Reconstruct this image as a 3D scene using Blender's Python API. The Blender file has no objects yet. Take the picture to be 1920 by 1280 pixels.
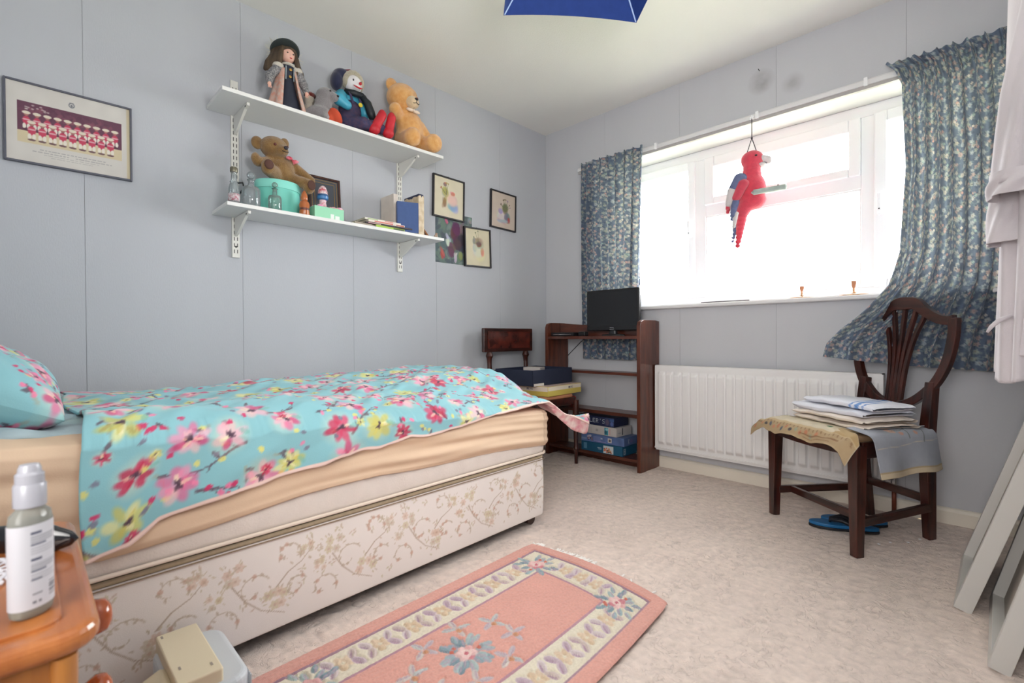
import bpy, bmesh, math, random
import numpy as np
from mathutils import Vector, Matrix, Euler
PI = math.pi
rnd = random.Random(7)
scene = bpy.context.scene
COL = scene.collection

# ---------------------------------------------------------------- camera
cam_d = bpy.data.cameras.new('camera'); cam = bpy.data.objects.new('camera', cam_d); COL.objects.link(cam)
yaw, pitch, roll = -0.7844, -0.0092, -0.0055
fw = Vector((math.sin(yaw)*math.cos(pitch), math.cos(yaw)*math.cos(pitch), math.sin(pitch)))
rt = fw.cross(Vector((0, 0, 1))).normalized(); up = rt.cross(fw)
r2 = rt*math.cos(roll)+up*math.sin(roll); u2 = -rt*math.sin(roll)+up*math.cos(roll)
mw = Matrix((( r2.x, u2.x, -fw.x, 2.5034), (r2.y, u2.y, -fw.y, -2.888), (r2.z, u2.z, -fw.z, 0.8347), (0, 0, 0, 1)))
cam.matrix_world = mw
cam_d.sensor_width = 36; cam_d.lens = 913.8/1920*36
cam_d.clip_start = 0.02; cam_d.clip_end = 200
cam_d.dof.use_dof = True; cam_d.dof.focus_distance = 2.7; cam_d.dof.aperture_fstop = 5.0
scene.camera = cam
scene.view_settings.view_transform = 'Standard'; scene.view_settings.look = 'None'
scene.view_settings.gamma = 1; scene.view_settings.use_curve_mapping = False
scene.view_settings.exposure = 0.06
# ---------------------------------------------------------------- sky, lights
w = bpy.data.worlds.new('overcast_sky'); scene.world = w; w.use_nodes = True
bg = w.node_tree.nodes['Background']; bg.inputs[0].default_value = (0.97, 0.985, 1.0, 1); bg.inputs[1].default_value = 24.0
def area(name, loc, target, sx, sy, energy, color=(1, 1, 1), portal=False, spread=180):
    l = bpy.data.lights.new(name, 'AREA'); l.shape = 'RECTANGLE'; l.size = sx; l.size_y = sy; l.energy = energy; l.color = color
    l.spread = math.radians(spread)
    o = bpy.data.objects.new(name, l); COL.objects.link(o); o.location = loc
    o.rotation_euler = (Vector(target)-Vector(loc)).to_track_quat('-Z', 'Y').to_euler()
    if portal: l.cycles.is_portal = True
    return o
area('window_portal', (1.55, 0.36, 1.54), (1.55, -1, 1.54), 2.2, 1.1, 10, portal=True)
# unseen light for the camera flash assumed to bounce off the ceiling
area('bounce_flash', (2.45, -2.30, 1.45), (1.7, -2.2, 2.4), 0.4, 0.4, 20, (1.0, 0.98, 0.95))
area('added_fill', (2.35, -3.35, 1.15), (0.95, -0.2, 0.65), 0.8, 0.8, 11.5, (1.0, 0.965, 0.93), spread=105)  # added soft fill for bed and window wall; no doorway stands there

# ---------------------------------------------------------------- helpers
def lin(c):
    return tuple((x/12.92 if x <= 0.04045 else ((x+0.055)/1.055)**2.4) for x in c)
def rgb(r, g, b): return lin((r/255, g/255, b/255))
def npl(a):
    return np.where(a <= 0.04045, a/12.92, ((np.maximum(a, 0)+0.055)/1.055)**2.4)

def link(nt, a, b): nt.links.new(a, b)
def mat(name, color=(200, 200, 200), rough=0.6, var=0.0, vscale=8.0, color2=None, bump=0.0, bscale=60.0, metal=0.0,
        sheen=0.0, stretch=(1, 1, 1), vc=False, trans=0.0, emit=None, coat=0.0, detail=4.0, spec=0.5, sss=0.0, bdist=0.02, warm=False):
    m = bpy.data.materials.new(name); m.use_nodes = True; nt = m.node_tree; p = nt.nodes['Principled BSDF']
    c = rgb(*color)
    p.inputs['Base Color'].default_value = (*c, 1); p.inputs['Roughness'].default_value = rough
    p.inputs['Metallic'].default_value = metal; p.inputs['Specular IOR Level'].default_value = spec
    if sheen: p.inputs['Sheen Weight'].default_value = sheen; p.inputs['Sheen Roughness'].default_value = 0.5
    if coat: p.inputs['Coat Weight'].default_value = coat; p.inputs['Coat Roughness'].default_value = 0.12
    tc = nt.nodes.new('ShaderNodeTexCoord'); mp = nt.nodes.new('ShaderNodeMapping'); mp.inputs['Scale'].default_value = stretch
    link(nt, tc.outputs['Object'], mp.inputs['Vector'])
    src = None
    if vc:
        at = nt.nodes.new('ShaderNodeAttribute'); at.attribute_name = 'Col'; src = at.outputs['Color']
    if var or color2:
        n = nt.nodes.new('ShaderNodeTexNoise'); n.inputs['Scale'].default_value = vscale; n.inputs['Detail'].default_value = detail
        link(nt, mp.outputs[0], n.inputs['Vector'])
        mx = nt.nodes.new('ShaderNodeMix'); mx.data_type = 'RGBA'
        ramp = nt.nodes.new('ShaderNodeMapRange'); ramp.inputs[1].default_value = 0.35; ramp.inputs[2].default_value = 0.65
        link(nt, n.outputs['Fac'], ramp.inputs[0]); link(nt, ramp.outputs[0], mx.inputs[0])
        if src is not None:
            hs = nt.nodes.new('ShaderNodeHueSaturation'); hs.inputs['Value'].default_value = 1-var
            link(nt, src, hs.inputs['Color']); link(nt, src, mx.inputs[6]); link(nt, hs.outputs[0], mx.inputs[7])
        else:
            mx.inputs[6].default_value = (*c, 1)
            c2 = rgb(*color2) if color2 else tuple(x*(1-var) for x in c)
            mx.inputs[7].default_value = (*c2, 1)
        src = mx.outputs[2]
    if src is not None: link(nt, src, p.inputs['Base Color'])
    if bump:
        nb = nt.nodes.new('ShaderNodeTexNoise'); nb.inputs['Scale'].default_value = bscale; nb.inputs['Detail'].default_value = 5
        link(nt, mp.outputs[0], nb.inputs['Vector'])
        b = nt.nodes.new('ShaderNodeBump'); b.inputs['Strength'].default_value = bump; b.inputs['Distance'].default_value = bdist
        link(nt, nb.outputs['Fac'], b.inputs['Height']); link(nt, b.outputs[0], p.inputs['Normal'])
    if emit: p.inputs['Emission Color'].default_value = (*rgb(*emit[0]), 1); p.inputs['Emission Strength'].default_value = emit[1]
    if trans:
        out = nt.nodes['Material Output']; tr = nt.nodes.new('ShaderNodeBsdfTranslucent'); ms = nt.nodes.new('ShaderNodeMixShader')
        ms.inputs[0].default_value = trans
        if src is not None and warm:
            wm = nt.nodes.new('ShaderNodeMix'); wm.data_type = 'RGBA'; wm.blend_type = 'MULTIPLY'; wm.inputs[0].default_value = 1; wm.inputs[7].default_value = (1.0, .92, .74, 1)
            gm = nt.nodes.new('ShaderNodeGamma'); gm.inputs[1].default_value = .8; link(nt, src, gm.inputs[0]); link(nt, gm.outputs[0], wm.inputs[6]); link(nt, wm.outputs[2], tr.inputs['Color'])
        elif src is not None: link(nt, src, tr.inputs['Color'])
        else: tr.inputs['Color'].default_value = (*c, 1)
        link(nt, p.outputs[0], ms.inputs[1]); link(nt, tr.outputs[0], ms.inputs[2]); link(nt, ms.outputs[0], out.inputs['Surface'])
    return m
def glass(name, tint=(255, 255, 255), refl=1.0, ior=1.45, base=0.0, haze=0.0):
    """thin clear glass: see-through with a fresnel reflection"""
    m = bpy.data.materials.new(name); m.use_nodes = True; nt = m.node_tree; out = nt.nodes['Material Output']
    nt.nodes.remove(nt.nodes['Principled BSDF'])
    t = nt.nodes.new('ShaderNodeBsdfTransparent'); t.inputs[0].default_value = (*rgb(*tint), 1)
    g = nt.nodes.new('ShaderNodeBsdfGlossy'); g.inputs['Roughness'].default_value = 0.03
    f = nt.nodes.new('ShaderNodeFresnel'); f.inputs[0].default_value = ior
    ad = nt.nodes.new('ShaderNodeMath'); ad.operation = 'MULTIPLY_ADD'; ad.inputs[1].default_value = refl; ad.inputs[2].default_value = base; ad.use_clamp = True
    link(nt, f.outputs[0], ad.inputs[0])
    ms = nt.nodes.new('ShaderNodeMixShader'); link(nt, ad.outputs[0], ms.inputs[0]); link(nt, t.outputs[0], ms.inputs[1]); link(nt, g.outputs[0], ms.inputs[2])
    last = ms
    if haze:
        d = nt.nodes.new('ShaderNodeBsdfDiffuse'); d.inputs[0].default_value = (*rgb(*tint), 1); m2 = nt.nodes.new('ShaderNodeMixShader'); m2.inputs[0].default_value = haze
        link(nt, ms.outputs[0], m2.inputs[1]); link(nt, d.outputs[0], m2.inputs[2]); last = m2
    link(nt, last.outputs[0], out.inputs['Surface']); return m
def wood(name, c1, c2, axis='z', rough=0.35, scale=6, coat=0.2):
    st = {'x': (0.12, 1, 1), 'y': (1, 0.12, 1), 'z': (1, 1, 0.12)}[axis]
    return mat(name, c1, rough, 0.3, scale*9, c2, 0.05, scale*30, stretch=st, coat=coat, detail=6)

class MB:
    def __init__(s): s.bm = bmesh.new(); s.mi = 0
    def _fin(s, n0):
        s.bm.faces.ensure_lookup_table()
        for f in s.bm.faces[n0:]: f.material_index = s.mi
    def box(s, x0, x1, y0, y1, z0, z1, M=None):
        n0 = len(s.bm.faces)
        v = [s.bm.verts.new(p) for p in ((x0,y0,z0),(x1,y0,z0),(x1,y1,z0),(x0,y1,z0),(x0,y0,z1),(x1,y0,z1),(x1,y1,z1),(x0,y1,z1))]
        for q in ((0,3,2,1),(4,5,6,7),(0,1,5,4),(1,2,6,5),(2,3,7,6),(3,0,4,7)): s.bm.faces.new([v[i] for i in q])
        if M is not None:
            for k in v: k.co = M @ k.co
        s._fin(n0); return s
    def bar(s, a, b, wd, dp, upv=(0, 0, 1), w2=None, d2=None):
        a = Vector(a); b = Vector(b); d = (b-a).normalized(); x = d.cross(Vector(upv))
        if x.length < 1e-4: x = d.cross(Vector((1, 0, 0)))
        x.normalize(); y = x.cross(d).normalized(); w2 = w2 or wd; d2 = d2 or dp
        n0 = len(s.bm.faces); vs = []
        for p, ww, dd in ((a, wd, dp), (b, w2, d2)):
            for sx, sy in ((-1,-1),(1,-1),(1,1),(-1,1)): vs.append(s.bm.verts.new(p+x*sx*ww/2+y*sy*dd/2))
        for q in ((3,2,1,0),(4,5,6,7),(0,1,5,4),(1,2,6,5),(2,3,7,6),(3,0,4,7)): s.bm.faces.new([vs[i] for i in q])
        s._fin(n0); return s
    def tube(s, pts, r, n=10, cap=True):
        pts = [Vector(p) for p in pts]; rs = r if isinstance(r, (list, tuple)) else [r]*len(pts)
        n0 = len(s.bm.faces); rings = []; prev = None
        for i, p in enumerate(pts):
            d = (pts[min(i+1, len(pts)-1)]-pts[max(i-1, 0)]).normalized()
            if prev is None:
                x = d.cross(Vector((0, 0, 1)))
                if x.length < 1e-3: x = d.cross(Vector((1, 0, 0)))
            else: x = prev-d*prev.dot(d)
            x.normalize(); prev = x; y = d.cross(x)
            rings.append([s.bm.verts.new(p+(x*math.cos(2*PI*k/n)+y*math.sin(2*PI*k/n))*rs[i]) for k in range(n)])
        for a, b in zip(rings, rings[1:]):
            for k in range(n): s.bm.faces.new((a[k], a[(k+1) % n], b[(k+1) % n], b[k]))
        if cap: s.bm.faces.new(rings[0][::-1]); s.bm.faces.new(rings[-1])
        s._fin(n0); return s
    def lathe(s, prof, c=(0, 0, 0), n=24, sx=1, sy=1, M=None):
        n0 = len(s.bm.faces); rings = []; c = Vector(c)
        for r, z in prof:
            ring = []
            for k in range(n):
                v = Vector((math.cos(2*PI*k/n)*r*sx, math.sin(2*PI*k/n)*r*sy, z))
                if M is not None: v = M @ v
                ring.append(s.bm.verts.new(c+v))
            rings.append(ring)
        for a, b in zip(rings, rings[1:]):
            for k in range(n): s.bm.faces.new((a[k], a[(k+1) % n], b[(k+1) % n], b[k]))
        if prof[0][0] > 1e-5: s.bm.faces.new(rings[0][::-1])
        if prof[-1][0] > 1e-5: s.bm.faces.new(rings[-1])
        s._fin(n0); return s
    def ell(s, c, r, n=2, rot=None):
        n0 = len(s.bm.faces)
        if not isinstance(r, (tuple, list)): r = (r, r, r)
        M = Matrix.Translation(Vector(c)) @ ((Euler(rot).to_matrix().to_4x4()) if rot else Matrix()) @ Matrix.Diagonal((*r, 1))
        bmesh.ops.create_icosphere(s.bm, subdivisions=n, radius=1, matrix=M)
        s._fin(n0); return s
    def limb(s, a, b, r0, r1, n=7):
        a = Vector(a); b = Vector(b)
        for i in range(n+1):
            t = i/n; s.ell(a.lerp(b, t), r0+(r1-r0)*t, 2)
        return s
    def prism(s, poly, axis, a, b, M=None):
        """extrude a 2D outline along an axis from a to b"""
        n0 = len(s.bm.faces)
        def P(u, v, t):
            q = {'x': (t, u, v), 'y': (u, t, v), 'z': (u, v, t)}[axis]; q = Vector(q)
            return M @ q if M is not None else q
        A = [s.bm.verts.new(P(u, v, a)) for u, v in poly]; B = [s.bm.verts.new(P(u, v, b)) for u, v in poly]
        n = len(poly)
        for k in range(n): s.bm.faces.new((A[k], A[(k+1) % n], B[(k+1) % n], B[k]))
        s.bm.faces.new(A[::-1]); s.bm.faces.new(B)
        s._fin(n0); return s
    def add(s, name, m, parent=None, smooth=False, bevel=0, seg=2, loc=None, rot=None, sub=0, auto=None, remesh=0, smo=0, lm=False):
        bmesh.ops.recalc_face_normals(s.bm, faces=s.bm.faces)
        me = bpy.data.meshes.new(name); s.bm.to_mesh(me); s.bm.free()
        ms = m if isinstance(m, (list, tuple)) else [m]
        for q in ms: me.materials.append(q)
        if smooth or remesh:
            me.polygons.foreach_set('use_smooth', [True]*len(me.polygons))
        if smooth == 'auto': me.set_sharp_from_angle(angle=math.radians(40))
        o = bpy.data.objects.new(name, me); COL.objects.link(o)
        if parent: o.parent = parent
        if loc: o.location = loc
        if rot: o.rotation_euler = rot
        if bevel:
            b = o.modifiers.new('bevel', 'BEVEL'); b.width = bevel; b.segments = seg; b.limit_method = 'ANGLE'; b.angle_limit = math.radians(40)
        if sub: d = o.modifiers.new('subdivision', 'SUBSURF'); d.levels = sub; d.render_levels = sub
        if remesh:
            d = o.modifiers.new('remesh', 'REMESH'); d.mode = 'VOXEL'; d.voxel_size = remesh; d.use_smooth_shade = True
            if smo: d = o.modifiers.new('smooth', 'SMOOTH'); d.factor = 0.5; d.iterations = smo
        return o
def tag(o, label=None, cat=None, group=None, kind=None):
    if label: o['label'] = label
    if cat: o['category'] = cat
    if group: o['group'] = group
    if kind: o['kind'] = kind
    return o
def thing(name, label, cat, loc=(0, 0, 0), rz=0, group=None):
    o = bpy.data.objects.new(name, None); COL.objects.link(o); o.location = loc; o.rotation_euler = (0, 0, rz)
    o.empty_display_size = 0.05
    return tag(o, label, cat, group)
def struct(o): o['kind'] = 'structure'; return o
def sempty(name):
    o = bpy.data.objects.new(name, None); COL.objects.link(o); o.empty_display_size = 0.05; o['kind'] = 'structure'; return o
def sheet(name, P, C, m, parent=None, thick=0, closed_u=False, off=0, inner=None, smooth=True):
    """P (nu,nv,3) vertex grid, C (nu,nv,3) sRGB 0..1 colours or None"""
    P = np.asarray(P, dtype=np.float32); nu, nv = P.shape[:2]
    me = bpy.data.meshes.new(name); me.vertices.add(nu*nv); me.vertices.foreach_set('co', P.reshape(-1))
    ii = np.arange(nu*nv).reshape(nu, nv)
    if closed_u: a = ii; b = np.roll(ii, -1, 0); q = np.stack([a[:, :-1], b[:, :-1], b[:, 1:], a[:, 1:]], -1).reshape(-1, 4)
    else: q = np.stack([ii[:-1, :-1], ii[1:, :-1], ii[1:, 1:], ii[:-1, 1:]], -1).reshape(-1, 4)
    nf = len(q); me.loops.add(nf*4); me.loops.foreach_set('vertex_index', q.reshape(-1).astype(np.int32))
    me.polygons.add(nf); me.polygons.foreach_set('loop_start', np.arange(0, nf*4, 4, dtype=np.int32))
    me.polygons.foreach_set('loop_total', np.full(nf, 4, dtype=np.int32))
    me.update(calc_edges=True); me.validate()
    if smooth: me.polygons.foreach_set('use_smooth', [True]*nf)
    if C is not None:
        ca = me.color_attributes.new('Col', 'FLOAT_COLOR', 'POINT')
        c4 = np.ones((nu*nv, 4), dtype=np.float32); c4[:, :3] = npl(np.clip(np.asarray(C), 0, 1)).reshape(-1, 3)
        ca.data.foreach_set('color', c4.reshape(-1))
    me.materials.append(m)
    if inner: me.materials.append(inner)
    o = bpy.data.objects.new(name, me); COL.objects.link(o)
    if parent: o.parent = parent
    if thick:
        d = o.modifiers.new('thickness', 'SOLIDIFY'); d.thickness = thick; d.offset = off
        if inner: d.material_offset = 1
    return o

class Canvas:
    """flat print, painted on a regular grid that becomes the mesh's vertex colours"""
    def __init__(s, w_, h_, res, color):
        s.nu = int(round(w_/res))+1; s.nv = int(round(h_/res))+1; s.res = res; s.w = w_; s.h = h_
        s.a = np.ones((s.nu, s.nv, 3))*np.array(color)/255.0
        s.U, s.V = np.meshgrid(np.arange(s.nu)*res, np.arange(s.nv)*res, indexing='ij')
    def ell(s, u, v, ru, rv, ang=0, col=(0, 0, 0), alpha=1.0, soft=0.25):
        R = max(ru, rv)*(1+soft)+s.res
        i0 = max(0, int((u-R)/s.res)); i1 = min(s.nu, int((u+R)/s.res)+2); j0 = max(0, int((v-R)/s.res)); j1 = min(s.nv, int((v+R)/s.res)+2)
        if i0 >= i1 or j0 >= j1: return
        du = s.U[i0:i1, j0:j1]-u; dv = s.V[i0:i1, j0:j1]-v; ca, sa = math.cos(ang), math.sin(ang)
        d = np.sqrt(((du*ca+dv*sa)/ru)**2+((-du*sa+dv*ca)/rv)**2)
        k = np.clip((1+soft/2-d)/max(soft, 1e-3), 0, 1)[..., None]*alpha
        s.a[i0:i1, j0:j1] = s.a[i0:i1, j0:j1]*(1-k)+np.array(col)/255.0*k
    def rect(s, u0, u1, v0, v1, col, alpha=1.0):
        k = ((s.U >= u0) & (s.U <= u1) & (s.V >= v0) & (s.V <= v1))[..., None]*alpha
        s.a = s.a*(1-k)+np.array(col)/255.0*k
    def line(s, pts, r0, r1, col, alpha=1.0):
        pts = [np.array(p, float) for p in pts]; L = sum(np.linalg.norm(b-a) for a, b in zip(pts, pts[1:])); done = 0
        for a, b in zip(pts, pts[1:]):
            l = np.linalg.norm(b-a); n = max(1, int(l/(s.res*0.8)))
            for i in range(n+1):
                t = i/n; r = r0+(r1-r0)*(done+l*t)/max(L, 1e-6); p = a+(b-a)*t; s.ell(p[0], p[1], max(r, s.res*.45), max(r, s.res*.45), 0, col, alpha, 0.6)
            done += l
    def noise(s, amp, scale, seed=1):
        r = np.random.RandomState(seed); f = np.zeros_like(s.U)
        for k in range(10):
            a = r.rand()*2*PI; w_ = scale*(0.6+r.rand()*1.4); f += np.sin((s.U*np.cos(a)+s.V*np.sin(a))*w_+r.rand()*6.28)
        s.a = s.a*(1+amp*f[..., None]/4)
def wave(U, V, scale, seed, n=12):
    r = np.random.RandomState(seed); f = np.zeros_like(U)
    for k in range(n):
        a = r.rand()*2*PI; q = scale*(0.5+r.rand()*1.5); f += np.sin((U*np.cos(a)+V*np.sin(a))*q+r.rand()*6.28+0.8*np.sin((U*np.sin(a)-V*np.cos(a))*q*.6+r.rand()*6))
    return f/math.sqrt(n)
def dirwave(U, V, ang, wl, seed, n=6, spread=0.25):
    r = np.random.RandomState(seed); f = np.zeros_like(U)
    for k in range(n):
        a = ang+(r.rand()-.5)*2*spread; q = 2*PI/(wl*(0.6+r.rand())); f += np.sin((U*np.cos(a)+V*np.sin(a))*q+r.rand()*6.28)
    return f/math.sqrt(n)
def sst(x, a, b):
    t = np.clip((x-a)/(b-a), 0, 1); return t*t*(3-2*t)
# 5x7 letters used for printed words
FONT = {'L': '1000010000100001000010000100001111', 'E': '11111100001000011110100001000011111', 'R': '11110100011000111110101001001010001', 'S': '01111100001000001110000010000111110',
        'U': '10001100011000110001100011000101110', 'M': '10001110111010110101100011000110001', "'": '00100001000000000000000000000000000', 'A': '01110100011000111111100011000110001',
        'N': '10001110011010110011100011000110001', 'P': '11110100011000111110100001000010000', 'T': '11111001000010000100001000010000100', 'O': '01110100011000110001100011000101110'}
FONT['L'] = '10000100001000010000100001000011111'
def word(c, txt, u, v, h, col, du=1):
    """letters on a canvas: u runs along the text, v up"""
    px = h/7
    for ch in txt:
        if ch in FONT:
            for k, b in enumerate(FONT[ch]):
                if b == '1': c.rect(u+(k % 5)*px, u+(k % 5+1)*px, v+h-(k//5+1)*px, v+h-(k//5)*px, col)
        u += px*6.6
# ---------------------------------------------------------------- materials
m_wall = mat('wallpaper', (188, 191, 197), 0.85, 0.03, 3.0, bump=0.05, bscale=220, stretch=(1, 1, 0.35), spec=0.2)
m_core = mat('wall_core', (150, 150, 156), 0.9)
m_ceil = mat('ceiling_paint', (236, 235, 230), 0.9, 0.02, 2.0, bump=0.08, bscale=120, spec=0.2)
m_gloss = mat('cream_gloss_paint', (238, 230, 216), 0.35, 0.05, 5)
m_white = mat('white_gloss', (226, 225, 226), 0.35)
m_upvc = mat('white_plastic', (244, 244, 246), 0.3)
m_glass = glass('window_glass', refl=0.6)
m_rad = mat('radiator_enamel', (234, 232, 232), 0.3)
m_dark = wood('dark_mahogany', (72, 30, 20), (36, 16, 12), 'z', 0.28, 5, 0.4)
m_darkx = wood('dark_mahogany_across', (72, 30, 20), (36, 16, 12), 'x', 0.28, 5, 0.4)
m_darky = wood('dark_mahogany_deep', (66, 28, 20), (34, 16, 12), 'y', 0.28, 5, 0.4)
m_bookc = wood('stained_bookcase_wood', (104, 52, 32), (70, 34, 24), 'z', 0.35, 4, 0.25)
m_bookx = wood('stained_bookcase_wood_across', (98, 48, 32), (60, 30, 22), 'x', 0.35, 4, 0.25)
m_pine = wood('varnished_pine', (190, 118, 62), (158, 88, 42), 'x', 0.28, 3.2, 0.4)
m_pinez = wood('varnished_pine_upright', (186, 122, 58), (156, 94, 42), 'z', 0.3, 3.0, 0.4)
m_knob = mat('orange_varnished_knob', (176, 84, 38), 0.18, 0.15, 20, coat=0.5)
m_black = mat('black_plastic', (20, 20, 23), 0.35)
m_screen = mat('dark_screen', (14, 15, 18), 0.12)
m_silver = mat('silver', (190, 190, 195), 0.25, metal=0.9)
m_brass = mat('gilt', (190, 150, 80), 0.35, metal=0.7)
m_shelf = mat('white_melamine_shelf', (226, 226, 224), 0.4)
m_track = mat('cream_metal_track', (222, 221, 214), 0.4)
m_slot = mat('slot_shadow', (60, 58, 58), 0.8)

# ---------------------------------------------------------------- room shell
RX, RY, H = 2.68, -3.5, 2.4
X0, X1, Z0, Z1 = 0.50, 2.60, 1.03, 2.045     # window opening
# carpet: sculpted pile, dense grid with real relief
nx, ny = 300, 390
U, V = np.meshgrid(np.linspace(0, RX, nx), np.linspace(RY, 0, ny), indexing='ij')
ws = wave(U, V, 55, 3, 14); ws2 = wave(U, V, 120, 5, 14)
groove = np.exp(-(ws/0.16)**2)*(wave(U, V, 30, 9, 8) > -.2)
Z = 0.0015*ws2-0.0045*groove+0.001*wave(U, V, 260, 8, 10)
C = np.ones((nx, ny, 3))*np.array([235, 217, 206])/255
C = C*(1+0.03*wave(U, V, 9, 2)[..., None]*0.6-0.05*groove[..., None]+0.02*ws2[..., None])
m_carpet = mat('beige_sculpted_carpet', (200, 180, 160), 0.95, 0.10, 60, vc=True, bump=0.5, bscale=420, sheen=0.2, spec=0.1, bdist=0.006)
def curl_relief(m):
    nt = m.node_tree; p = nt.nodes['Principled BSDF']; tc = nt.nodes.new('ShaderNodeTexCoord')
    n1 = nt.nodes.new('ShaderNodeTexNoise'); n1.inputs['Scale'].default_value = 17; n1.inputs['Detail'].default_value = 2; n1.inputs['Distortion'].default_value = 1.6
    link(nt, tc.outputs['Object'], n1.inputs['Vector'])
    a = nt.nodes.new('ShaderNodeMath'); a.operation = 'SUBTRACT'; a.inputs[1].default_value = .5; link(nt, n1.outputs['Fac'], a.inputs[0])
    b = nt.nodes.new('ShaderNodeMath'); b.operation = 'ABSOLUTE'; link(nt, a.outputs[0], b.inputs[0])
    n2 = nt.nodes.new('ShaderNodeTexNoise'); n2.inputs['Scale'].default_value = 9; link(nt, tc.outputs['Object'], n2.inputs['Vector'])
    mr = nt.nodes.new('ShaderNodeMapRange'); mr.inputs[1].default_value = 0; mr.inputs[2].default_value = .035; link(nt, b.outputs[0], mr.inputs[0])
    mk = nt.nodes.new('ShaderNodeMapRange'); mk.inputs[1].default_value = .45; mk.inputs[2].default_value = .6; link(nt, n2.outputs['Fac'], mk.inputs[0])
    mx = nt.nodes.new('ShaderNodeMath'); mx.operation = 'MAXIMUM'; link(nt, mr.outputs[0], mx.inputs[0]); link(nt, mk.outputs[0], mx.inputs[1])
    old = p.inputs['Normal'].links[0].from_node; bp = nt.nodes.new('ShaderNodeBump'); bp.inputs['Strength'].default_value = .4; bp.inputs['Distance'].default_value = .012
    link(nt, mx.outputs[0], bp.inputs['Height']); link(nt, bp.outputs[0], old.inputs['Normal'])
    src = p.inputs['Base Color'].links[0].from_socket; mc = nt.nodes.new('ShaderNodeMix'); mc.data_type = 'RGBA'; mc.blend_type = 'MULTIPLY'; mc.inputs[0].default_value = 1
    m2 = nt.nodes.new('ShaderNodeMapRange'); m2.inputs[3].default_value = .93; m2.inputs[4].default_value = 1; link(nt, mx.outputs[0], m2.inputs[0])
    link(nt, src, mc.inputs[6]); link(nt, m2.outputs[0], mc.inputs[7]); link(nt, mc.outputs[2], p.inputs['Base Color'])
curl_relief(m_carpet)
fl = sheet('floor', np.stack([U, V, Z], -1), C, m_carpet); struct(fl)
fluff = MB()
for (x, y) in ((2.20, -.45), (2.25, -.40), (2.17, -.50), (2.28, -.33), (2.62, -.06)): fluff.ell((x, y, .006), (.006, .004, .003), 1)
o = fluff.add('paper_scraps', m_white); tag(o, 'tiny white paper scraps on the carpet under the shield-back chair', 'litter', kind='stuff')
struct(MB().box(-.3, RX+.3, RY-.2, .3, H, H+.1).add('ceiling', m_ceil))
wl = struct(MB().box(-.12, -.003, RY-.1, .3, 0, H).add('wall_left', m_core))
ys = [0, -.495, -1.05, -1.607, -2.16, -2.716, -3.27, RY]
for a, b in zip(ys, ys[1:]):
    MB().box(-.003, 0, b+.0006, a-.0006, 0, H).add('wallpaper_strip', m_wall, wl)
# stained strip material: two sooty patches above the window
m_wallf = mat('wallpaper_window_lightened', (198, 199, 204), 0.85, 0.03, 3.0, bump=0.05, bscale=220, stretch=(1, 1, 0.35), spec=0.2)  # same paper as the other walls, lightened to make up for dim light
def add_stain(m, spots):
    nt = m.node_tree; p = nt.nodes['Principled BSDF']; src = p.inputs['Base Color'].links[0].from_socket
    tc = nt.nodes.new('ShaderNodeTexCoord'); nz = nt.nodes.new('ShaderNodeTexNoise'); nz.inputs['Scale'].default_value = 14
    link(nt, tc.outputs['Object'], nz.inputs['Vector'])
    for (x, z, r, amt) in spots:
        d = nt.nodes.new('ShaderNodeVectorMath'); d.operation = 'DISTANCE'; d.inputs[1].default_value = (x, 0, z)
        link(nt, tc.outputs['Object'], d.inputs[0])
        mr = nt.nodes.new('ShaderNodeMapRange'); mr.inputs[1].default_value = r*.25; mr.inputs[2].default_value = r; mr.inputs[3].default_value = amt; mr.inputs[4].default_value = 0
        link(nt, d.outputs['Value'], mr.inputs[0])
        mu = nt.nodes.new('ShaderNodeMath'); mu.operation = 'MULTIPLY'; link(nt, mr.outputs[0], mu.inputs[0]); link(nt, nz.outputs['Fac'], mu.inputs[1])
        mx = nt.nodes.new('ShaderNodeMix'); mx.data_type = 'RGBA'; link(nt, mu.outputs[0], mx.inputs[0]); link(nt, src, mx.inputs[6])
        mx.inputs[7].default_value = (*rgb(120, 112, 112), 1); src = mx.outputs[2]
    link(nt, src, p.inputs['Base Color'])
add_stain(m_wallf, [(1.573, 2.235, .075, .9), (1.73, 2.17, .06, .6)])
wf = struct(MB().box(-.12, X0, .003, .3, 0, H).box(X1, RX+.12, .003, .3, 0, H).box(X0, X1, .003, .3, 0, Z0).box(X0, X1, .003, .3, Z1, H).add('wall_far', m_core))
xs = [0, .55, 1.10, 1.65, 2.20, RX]
for a, b in zip(xs, xs[1:]):
    k = MB(); a += .0006; b -= .0006
    a2, b2 = max(a, X0), min(b, X1)
    k.box(a2, b2, 0, .003, 0, Z0); k.box(a2, b2, 0, .003, Z1, H)
    if a < X0: k.box(a, X0, 0, .003, 0, H)
    if b > X1: k.box(X1, b, 0, .003, 0, H)
    k.add('wallpaper_strip', m_wallf, wf)
m_reveal = mat('painted_reveal', (222, 222, 214), 0.7)
rv = MB().box(X0-.001, X1+.001, 0, .25, Z1-.002, Z1+.001).box(X0-.001, X0+.002, 0, .25, Z0, Z1).box(X1-.002, X1+.001, 0, .25, Z0, Z1).add('reveal_lining', m_reveal, wf)
wr = struct(MB().box(RX+.003, RX+.12, RY-.1, 0, 0, H).add('wall_right', m_core))
for a, b in zip([RY, -2.9, -2.35, -1.8, -1.25, -.7], [-2.9, -2.35, -1.8, -1.25, -.7, 0]):
    MB().box(RX, RX+.003, a+.0006, b-.0006, 0, H).add('wallpaper_strip', m_wall, wr)
wn = struct(MB().box(-.12, RX+.12, RY-.12, RY, 0, H).add('wall_near', m_wall))
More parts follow.
